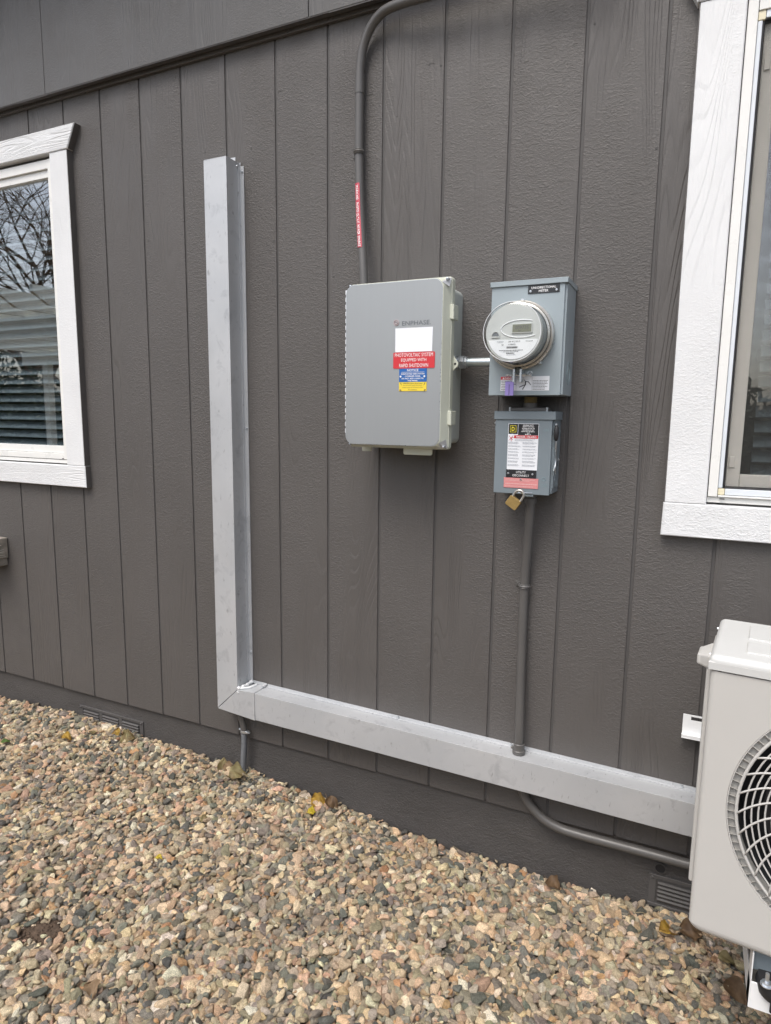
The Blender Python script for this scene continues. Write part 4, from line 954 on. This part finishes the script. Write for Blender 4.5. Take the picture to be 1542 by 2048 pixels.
# weathered board at the left edge
wbd = thing('wooden_board', 'weathered grey wooden board end against the wall under the left window', 'board', (-.45, -.05, .585))
obj('top_board', box(NB(), -1.6, -.322, -.14, -.003, .585, .683, .003, 1), M_WOODW, wbd)
bm = NB(); rr = random.Random(8)
for k in range(9):
    z = .594+k*.0085+rr.uniform(-.002, .002); tube(bm, [(-.3215, -.13, z), (-.321, -.06, z+rr.uniform(-.002, .002)), (-.3215, -.012-rr.random()*.05, z+rr.uniform(-.002, .002))], .0009+rr.random()*.0012, 5)
obj('raised_grain', bm, plain('pale_wood_fibre', (.5, .47, .4), .8, var=.2), wbd, kind='stuff')
obj('support_block', box(NB(), -1.2, -.33, -.09, -.003, .55, .5845, .002, 1), M_WOODW, wbd)

# ---------------------------------------------------------------- gravel (one geometry-nodes object)
def ico(sub):
    bm = NB(); bmesh.ops.create_icosphere(bm, subdivisions=sub, radius=1); bm.verts.ensure_lookup_table()
    v = np.array([x.co[:] for x in bm.verts]); f = [[q.index for q in p.verts] for p in bm.faces]; bm.free(); return v, f
def gravel():
    V, Fc = ico(4); NVAR = 24; verts = []; faces = []; var = []
    for k in range(NVAR):
        m = RNG.integers(9, 17); nrm = RNG.normal(size=(m, 3)); nrm /= np.linalg.norm(nrm, axis=1)[:, None]
        nrm = np.vstack([nrm, np.eye(3), -np.eye(3)]); d = np.concatenate([RNG.uniform(.62, 1.0, m), np.full(6, 1.0)])
        p = RNG.choice([9., 14., 24.]); dots = np.maximum(V @ nrm.T, 1e-6)/d
        r = (dots**p).sum(1)**(-1/p)
        ph = RNG.uniform(0, 6, 6)
        r *= 1+.035*np.sin(V[:, 0]*5+ph[0])*np.sin(V[:, 1]*6+ph[1])+.02*np.sin(V[:, 2]*11+ph[2])*np.sin(V[:, 0]*13+ph[3])
        P = V*r[:, None]; off = len(verts)*0
        base = k*len(V); verts.append(P); faces += [[a+base for a in f] for f in Fc]; var += [k]*len(V)
    Vr = np.vstack(verts)
    # stones
    pts = []; sc = []
    def layer(x0, x1, y0, y1, sp, dz, keep, s):
        xs = np.arange(x0, x1, sp); ys = np.arange(y0, y1, sp); A, B = np.meshgrid(xs, ys)
        A = A+(np.arange(len(ys)) % 2)[:, None]*sp*.5; n = A.size
        A = A.ravel()+RNG.uniform(-.36, .36, n)*sp; B = B.ravel()+RNG.uniform(-.36, .36, n)*sp
        k = RNG.random(n) < keep; A = A[k]; B = B[k]; n = len(A)
        siz = s*np.clip(RNG.lognormal(0, .28, n), .5, 1.75)
        z = gz(A, B)+dz+RNG.uniform(-.003, .003, n)+.004*np.sin(A*31+np.sin(B*23)*2)*np.sin(B*37)
        lim = .010-siz*.55; ok = B < lim
        hole = ((A-.999)/.066)**2+((B+.877)/.045)**2+.2*np.sin(A*90)*np.sin(B*70) < 1
        ok &= ~(hole & (RNG.random(n) < .95))
        pts.append(np.stack([A, B, z], 1)[ok]); sc.append(siz[ok])
    layer(-2.2, 4.6, -3.4, .01, .019, -.011, 1, .0138)
    layer(-2.2, 4.6, -3.4, .01, .0182, -.002, .93, .0126)
    layer(-2.2, 4.6, -3.4, .01, .024, .006, .42, .0118)
    layer(-2.2, 4.6, -3.4, .01, .0145, .002, .4, .0062)
    Pp = np.vstack(pts); S = np.concatenate(sc); n = len(Pp)
    scale = np.stack([S*RNG.uniform(.95, 1.35, n), S*RNG.uniform(.68, .95, n), S*RNG.uniform(.42, .75, n)], 1)
    rot = np.stack([RNG.normal(0, .42, n), RNG.normal(0, .42, n), RNG.uniform(0, 6.283, n)], 1)
    pal = np.array([(.52, .385, .25), (.60, .48, .33), (.67, .57, .42), (.43, .30, .21), (.50, .34, .25), (.32, .285, .24), (.25, .235, .205), (.175, .18, .165), (.105, .11, .105),
                    (.29, .265, .19), (.42, .35, .26), (.60, .56, .48), (.21, .185, .165), (.43, .26, .14), (.35, .27, .2), (.44, .38, .295)])
    pr = np.array([9, 9, 6, 5, 4, 8, 11, 10, 6, 8, 10, 4, 5, 1.6, 8, 10], float); pr /= pr.sum()
    c = pal[RNG.choice(len(pal), n, p=pr)]*RNG.uniform(.78, 1.22, (n, 1))*RNG.uniform(.94, 1.06, (n, 3)); c = c*.9+c.mean(1, keepdims=True)*.1; c = np.clip(c*np.array([1.06, 1.0, .89]), .03, .75)
    allv = np.vstack([Vr, Pp]); nv = len(Vr)
    me = bpy.data.meshes.new('gravel'); me.vertices.add(len(allv)); me.vertices.foreach_set('co', allv.astype('f').ravel())
    fa = np.array(faces, dtype=np.int32); me.loops.add(fa.size); me.loops.foreach_set('vertex_index', fa.ravel())
    me.polygons.add(len(fa)); me.polygons.foreach_set('loop_start', np.arange(0, fa.size, 3, dtype=np.int32)); me.update()
    me.polygons.foreach_set('use_smooth', [True]*len(fa))
    def att(nm, ty, arr, key):
        a = me.attributes.new(nm, ty, 'POINT'); a.data.foreach_set(key, arr.ravel())
    z3 = np.zeros((nv, 3)); isp = np.concatenate([np.zeros(nv, bool), np.ones(n, bool)])
    att('is_point', 'BOOLEAN', isp, 'value')
    att('variant', 'INT', np.concatenate([np.array(var), RNG.integers(0, NVAR, n)]).astype(np.int32), 'value')
    att('s_rot', 'FLOAT_VECTOR', np.vstack([z3, rot]).astype('f'), 'vector'); att('s_scale', 'FLOAT_VECTOR', np.vstack([z3+1, scale]).astype('f'), 'vector')
    att('s_col', 'FLOAT_VECTOR', np.vstack([z3, c]).astype('f'), 'vector')
    t = NT('pebble'); at = t.new('ShaderNodeAttribute', attribute_type='INSTANCER', attribute_name='s_col')
    tc = t.new('ShaderNodeTexCoord'); ad = t.new('ShaderNodeVectorMath', operation='MULTIPLY_ADD'); ad.inputs[1].default_value = (90, 90, 90)
    t.link(at.outputs['Vector'], ad.inputs[0]); t.link(tc.outputs['Object'], ad.inputs[2]); co = ad.outputs[0]
    f1 = t.ramp(t.noise(co, 1.6, 4, .6), [(.3, .72), (.7, 1.22)]); f2 = t.ramp(t.noise(co, 9, 3, .7), [(.38, .62), (.5, 1.), (.66, 1.4)])
    k = t.new('ShaderNodeVectorMath', operation='MULTIPLY'); t.link(at.outputs['Vector'], k.inputs[0]); t.link(f1, k.inputs[1])
    k2 = t.new('ShaderNodeVectorMath', operation='MULTIPLY'); t.link(k.outputs[0], k2.inputs[0]); t.link(f2, k2.inputs[1])
    t.base(k2.outputs[0]); t.set(t.b, Roughness=.78); t.b.inputs['Specular IOR Level'].default_value = .3
    t.bump(t.noise(co, 7, 5, .65), .5, .12)
    me.materials.append(t.m)
    o = obj('gravel', me, None); o['kind'] = 'stuff'; o['label'] = 'rounded tan and grey river pebbles covering the ground'
    ng = bpy.data.node_groups.new('scatter', 'GeometryNodeTree')
    ng.interface.new_socket('Geometry', in_out='INPUT', socket_type='NodeSocketGeometry'); ng.interface.new_socket('Geometry', in_out='OUTPUT', socket_type='NodeSocketGeometry')
    N = ng.nodes; L = ng.links; gi = N.new('NodeGroupInput'); go = N.new('NodeGroupOutput')
    def named(nm, ty): q = N.new('GeometryNodeInputNamedAttribute'); q.data_type = ty; q.inputs['Name'].default_value = nm; return q.outputs['Attribute']
    sg = N.new('GeometryNodeSeparateGeometry'); sg.domain = 'POINT'; L.new(gi.outputs[0], sg.inputs[0]); L.new(named('is_point', 'BOOLEAN'), sg.inputs['Selection'])
    sp = N.new('GeometryNodeSplitToInstances'); sp.domain = 'POINT'; L.new(sg.outputs['Inverted'], sp.inputs[0]); L.new(named('variant', 'INT'), sp.inputs['Group ID'])
    ip = N.new('GeometryNodeInstanceOnPoints'); L.new(sg.outputs['Selection'], ip.inputs['Points']); L.new(sp.outputs['Instances'], ip.inputs['Instance'])
    ip.inputs['Pick Instance'].default_value = True; L.new(named('variant', 'INT'), ip.inputs['Instance Index'])
    er = N.new('FunctionNodeEulerToRotation'); L.new(named('s_rot', 'FLOAT_VECTOR'), er.inputs[0]); L.new(er.outputs[0], ip.inputs['Rotation'])
    L.new(named('s_scale', 'FLOAT_VECTOR'), ip.inputs['Scale']); L.new(ip.outputs[0], go.inputs[0])
    md = o.modifiers.new('scatter', 'NODES'); md.node_group = ng
    print('stones', n); return o
gravel()

# dirt showing in a gap of the gravel
bm = NB(); rr = random.Random(2)
bmesh.ops.create_grid(bm, x_segments=26, y_segments=26, size=1)
for v_ in bm.verts:
    x, y = v_.co.x, v_.co.y; v_.co = Vector((.999+x*.085, -.877+y*.06, float(gz(.999, -.877))-.009+.006*(1-x*x-y*y)+rr.uniform(-.0028, .0028)))
for k in range(140):
    a = rr.uniform(0, 2*PI); q = rr.random()**.5; c = (.999+.08*q*math.cos(a), -.877+.055*q*math.sin(a), float(gz(.999, -.877))-.004)
    t = NB(); bmesh.ops.create_icosphere(t, subdivisions=1, radius=rr.uniform(.002, .0055))
    for v_ in t.verts: v_.co *= rr.uniform(.7, 1.3)
    place(bm, t, Matrix.Translation(c))
so_ = obj('soil_patch', bm, plain('dark_soil', (.075, .05, .033), .95, var=.4, scale=90, fine=.8)); so_['kind'] = 'stuff'; so_['label'] = 'patch of bare dark soil in the gravel'

# ---------------------------------------------------------------- fallen leaves
def leaf(x, y, size, mat, label, rz=0., tilt=(.3, .2), curl=1., shape=0, dz=.012, seed=0):
    rr = random.Random(seed); bm = NB(); nu, nv = 12, 8; rows = []
    for i in range(nu+1):
        u = i/nu
        w = math.sin(PI*min(1, u**.75))**.8*(.36 if shape == 0 else .46)
        if shape == 1: w *= 1+.13*math.sin(u*PI*5)
        w = max(w, .004); row = []
        for j in range(nv+1):
            s = j/nv*2-1
            zz = curl*(.28*s*s*w*1.6+.16*math.sin(u*PI)+.05*math.sin(u*9+s*4+seed))-.04*(1-abs(s))*0
            row.append(bm.verts.new(((u-.5), s*w+.04*math.sin(u*4+seed), zz)))
        rows.append(row)
    for i in range(nu):
        for j in range(nv): bm.faces.new((rows[i][j], rows[i][j+1], rows[i+1][j+1], rows[i+1][j]))
    bmesh.ops.solidify(bm, geom=list(bm.faces), thickness=.012)
    tube(bm, [(-.5, .04*math.sin(seed), .0), (-.62, .02, .03), (-.78, .05, .09)], .012, 5)
    tube(bm, [(-.5, .0, .008), (0, .04*math.sin(2+seed), .16*curl+.012), (.46, .04*math.sin(4+seed), .012)], .008, 4)
    mtx = Matrix.Translation((x, y, float(gz(x, y))+dz)) @ Euler((tilt[0], tilt[1], rz)).to_matrix().to_4x4() @ Matrix.Scale(size*.86, 4)
    bmesh.ops.transform(bm, matrix=mtx, verts=bm.verts)
    return tag(obj('fallen_leaf', bm, mat, smooth=60), label, 'leaf', 'fallen leaves on the gravel')
def leafmat(n, c, c2):
    t = NT(n); c_ = t.coord(); t.base(t.ramp(t.noise(c_, 30, 5, .65), [(.35, c2), (.6, c)])); t.set(t.b, Roughness=.6)
    t.bump(t.noise(c_, 140, 3), .4, .0012); return t.m
L_Y = leafmat('yellow_leaf', (.55, .36, .06), (.3, .17, .04)); L_B = leafmat('brown_leaf', (.22, .14, .075), (.13, .08, .045)); L_O = leafmat('olive_leaf', (.36, .31, .15), (.24, .17, .08))
L_G = leafmat('green_leaf', (.14, .24, .05), (.1, .16, .04)); L_BY = leafmat('bright_yellow_leaf', (.68, .55, .05), (.5, .38, .04)); L_T = leafmat('tan_leaf', (.36, .25, .15), (.26, .18, .1))
LV = [(.208, -.16, .055, L_Y, 'orange-yellow curled leaf lying left of the three-bank vent', .4, (.5, .3), 1.2, 0),
      (-.044, -.265, .045, L_G, 'small fresh green leaf at the far left of the gravel', 1.2, (.2, .2), .8, 0),
      (.385, -.045, .06, L_Y, 'upright golden leaf leaning on the wall below the left vent', 1.5, (.2, -1.1), .8, 0),
      (.452, -.045, .075, L_O, 'olive brown crinkled leaf against the wall below the left vent', .2, (.9, .1), 1.3, 1),
      (.283, -.09, .05, L_O, 'flat pale olive leaf just in front of the left vent', 2.6, (.15, .1), .5, 0),
      (.955, -.03, .075, L_O, 'tall olive leaf standing left of the ribbed conduit', 2.0, (.2, -1.15), .9, 0),
      (1.045, -.055, .085, L_O, 'large olive leaf lying right in front of the ribbed conduit', .9, (.45, .1), 1.1, 1),
      (.985, -.035, .06, L_T, 'folded tan leaf between two olive leaves at the ribbed conduit', .1, (.7, .4), 1.4, 0),
      (1.03, -.02, .04, L_G, 'small green leaf touching the ribbed conduit', 1.6, (.3, -.9), .7, 0),
      (1.400, -.03, .07, L_Y, 'orange-yellow leaf against the foundation under the trough', .3, (.8, .2), 1.2, 1),
      (1.452, -.02, .07, L_B, 'brown curled leaf right of the orange one by the foundation', -.3, (.4, .5), 1.5, 0),
      (1.412, -.100, .04, L_BY, 'small bright yellow round leaf in front of the orange one', .8, (.4, .3), 1., 1),
      (1.29, -.955, .05, L_T, 'folded tan leaf low at the left of the photograph', -.6, (.2, .3), 1.2, 1),
      (2.755, -.14, .055, L_O, 'yellow-green leaf under the lower left corner of the heat pump', .4, (.3, .3), 1., 0),
      (2.775, -.235, .085, L_B, 'long dull brown leaf beside the white bracket arm', -.75, (.35, .1), .8, 0),
      (2.60, -.10, .06, L_Y, 'ochre leaf by the right vent at the foot of the wall', .9, (.3, .5), 1.3, 1),
      (2.665, -.07, .075, L_B, 'crumpled rust brown leaf in the corner between vent and heat pump', .2, (.6, .2), 1.6, 1),
      (2.27, -.03, .055, L_B, 'small brown leaf on the gravel edge between the trough and the right vent', -.4, (.5, .2), 1.5, 1),
      (1.073, -.505, .03, L_BY, 'tiny yellow leaf on the open gravel left of centre', .4, (.2, .2), 1., 0),
      (1.09, -.3, .045, L_O, 'small olive leaf on the gravel between conduit and soil patch', 1.1, (.3, .2), 1., 0)]
for i, (x, y, s, m_, lb_, rz, ti, cu_, sh) in enumerate(LV): leaf(x, y, s, m_, lb_, rz, ti, cu_, sh, seed=i)
bm = NB(); rr = random.Random(6)
for k in range(46):                                                  # dry grass bits and straw
    if k < 22: x, y = rr.uniform(1.03, 1.12), rr.uniform(-.05, -.01)
    else: x, y = rr.uniform(.3, 2.7), rr.choice((rr.uniform(-.05, -.01), rr.uniform(-1., -.1)))
    z = float(gz(x, y))+.008; L = rr.uniform(.02, .05); a = rr.uniform(0, 6.3); e = rr.uniform(.1, 1.2) if k < 22 else rr.uniform(.05, .3)
    tube(bm, [(x, y, z), (x+L*.5*math.cos(a)*math.cos(e), min(y+L*.5*math.sin(a)*math.cos(e), -.004), z+L*.5*math.sin(e)+.003), (x+L*math.cos(a)*math.cos(e), min(y+L*math.sin(a)*math.cos(e), -.004), z+L*.8*math.sin(e))], .0006, 4)
sx_ = obj('dry_grass', bm, plain('straw', (.42, .34, .2), .8)); sx_['kind'] = 'stuff'; sx_['label'] = 'bits of dry straw on the gravel'

# ---------------------------------------------------------------- back yard (seen in the window panes)
pg = thing('pergola', 'white painted pergola reflected in the left window', 'pergola', (-7, -5.5, -.2))
for px, py in ((-9.5, -3.9), (-4.2, -3.9), (-9.5, -7.3), (-4.2, -7.3)): obj('post', box(NB(), px-.07, px+.07, py-.07, py+.07, -.3, 2.25, .004, 1), M_PERG, pg)
for py in (-3.9, -7.3): obj('beam', box(NB(), -10.2, -3.5, py-.05, py+.05, 2.25, 2.5, .004, 1), M_PERG, pg)
for k in range(12):
    x = -9.9+k*.56; bm = NB(); P = [(-8.0, 2.62), (-7.9, 2.5), (-3.35, 2.5), (-3.15, 2.62), (-3.15, 2.7), (-8.0, 2.7)]
    t = NB(); a = [t.verts.new((x-.025, p[0], p[1])) for p in P]; b = [t.verts.new((x+.025, p[0], p[1])) for p in P]
    t.faces.new(a); t.faces.new(b[::-1])
    for i in range(6): t.faces.new((a[i], b[i], b[(i+1) % 6], a[(i+1) % 6]))
    bmesh.ops.recalc_face_normals(t, faces=t.faces); place(bm, t); obj('rafter', bm, M_PERG, pg)
fc = thing('board_fence', 'brown board fence across the back yard', 'fence', (0, -10, -.3))
pm = box(NB(), -.068, .068, 0, .02, -.1, 1.75); pmm = bpy.data.meshes.new('fence_board'); pm.to_mesh(pmm); pm.free(); pmm.materials.append(M_FENCE)
for k in range(190):
    o = bpy.data.objects.new('fence_board', pmm); COL.objects.link(o); o.parent = fc; o.location = (-17+k*.142, random.uniform(-.004, .004), 0)
for zz in (.3, 1.3): obj('fence_rail', box(NB(), -17, 10, .02, .06, zz, zz+.09), M_FENCE, fc, local=True)
def shrub(x, y, h, w, label, seed):  # added row of foliage, darkens the pane reflections so the blinds show
    s = thing('added_shrub', label, 'shrub', (x, y, -.22), group='evergreen shrubs added in front of the fence to darken the reflections')
    rr = np.random.default_rng(seed); n = 5200
    d = rr.normal(size=(n, 3)); d /= np.linalg.norm(d, axis=1)[:, None]; r = rr.random(n)**.4*(1+.18*np.sin(d[:, 0]*5+seed)*np.cos(d[:, 2]*4))
    P = d*r[:, None]*np.array([w, w*.8, h*.5])+np.array([x, y, h*.5-.2])
    q = rr.normal(size=(n, 2, 3)); q /= np.linalg.norm(q, axis=2)[:, :, None]; L = rr.uniform(.05, .1, (n, 1))
    v = np.stack([P-q[:, 0]*L, P+q[:, 1]*L*.5, P+q[:, 0]*L, P-q[:, 1]*L*.5], 1).reshape(-1, 3)
    me = bpy.data.meshes.new('foliage'); me.from_pydata(v.tolist(), [], [(4*i, 4*i+1, 4*i+2, 4*i+3) for i in range(n)])
    obj('foliage', me, M_HEDGE, s); obj('stem', tube(NB(), [(x, y, -.3), (x+.03, y, h*.5)], .05, 8), M_BARK, s)
for i, x in enumerate((-15.5, -13.2, -11, -8.6, -6.2, -3.5, -.8, 2.0, 4.6, 7.4)):
    shrub(x, -8.9, 2.5+.4*math.sin(i*2.1), 1.5, 'added dense dark evergreen shrub, number %s along the back fence' % ('one two three four five six seven eight nine ten'.split()[i]), i+3)
def tree(x, y, h, label, seed, depth=7):
    rr = random.Random(seed); s = thing('bare_tree', label, 'tree', (x, y, -.22), group='bare winter trees beyond the fence')
    tk = NB(); cr = NB()
    def grow(p, d, L, r, k):
        n = 3; P = [p]
        for i in range(n):
            d = (d+Vector((rr.gauss(0, .11), rr.gauss(0, .11), rr.gauss(.02, .06)))).normalized(); P.append(P[-1]+d*L/n)
        b = tk if k <= 1 else cr
        tube(b, P, lambda i: r*(1-.35*i/n), 8 if k < 2 else (5 if k < 4 else 3), caps=False)
        if k >= depth: return
        m = 2 if k < 1 else rr.choice((2, 3, 3))
        for j in range(m):
            ax = Vector((rr.gauss(0, 1), rr.gauss(0, 1), rr.gauss(0, .5))).normalized()
            nd = (d+ax*rr.uniform(.45, .95)).normalized()
            if nd.z < -.1: nd.z = .1
            grow(P[-1] if rr.random() < .6 else P[-2], nd, L*rr.uniform(.66, .86), r*.62, k+1)
    grow(Vector((x, y, -.4)), Vector((0, 0, 1)), h*.24, h*.018, 0)
    obj('trunk', tk, M_BARK, s); obj('branches', cr, M_BARK, s)
TR = [(-15.2, -11.6, 11, 'tallest bare tree, beyond the fence behind the pergola'), (-17.8, -12.4, 12, 'bare tree with spreading crown left of the tallest one'), (-13.0, -10.8, 8.5, 'smaller bare tree just beyond the fence behind the pergola'),
      (-5.5, -13, 9, 'bare tree beyond the middle of the fence'), (-20.5, -13.5, 11, 'bare tree at the far left end of the fence'), (5.5, -12, 9, 'bare tree beyond the right part of the fence'), (9.5, -11.5, 8, 'bare tree at the far right end of the fence')]
for i, (x, y, h, l_) in enumerate(TR): tree(x, y, h, l_, 31+i, 8 if i < 3 else 7)
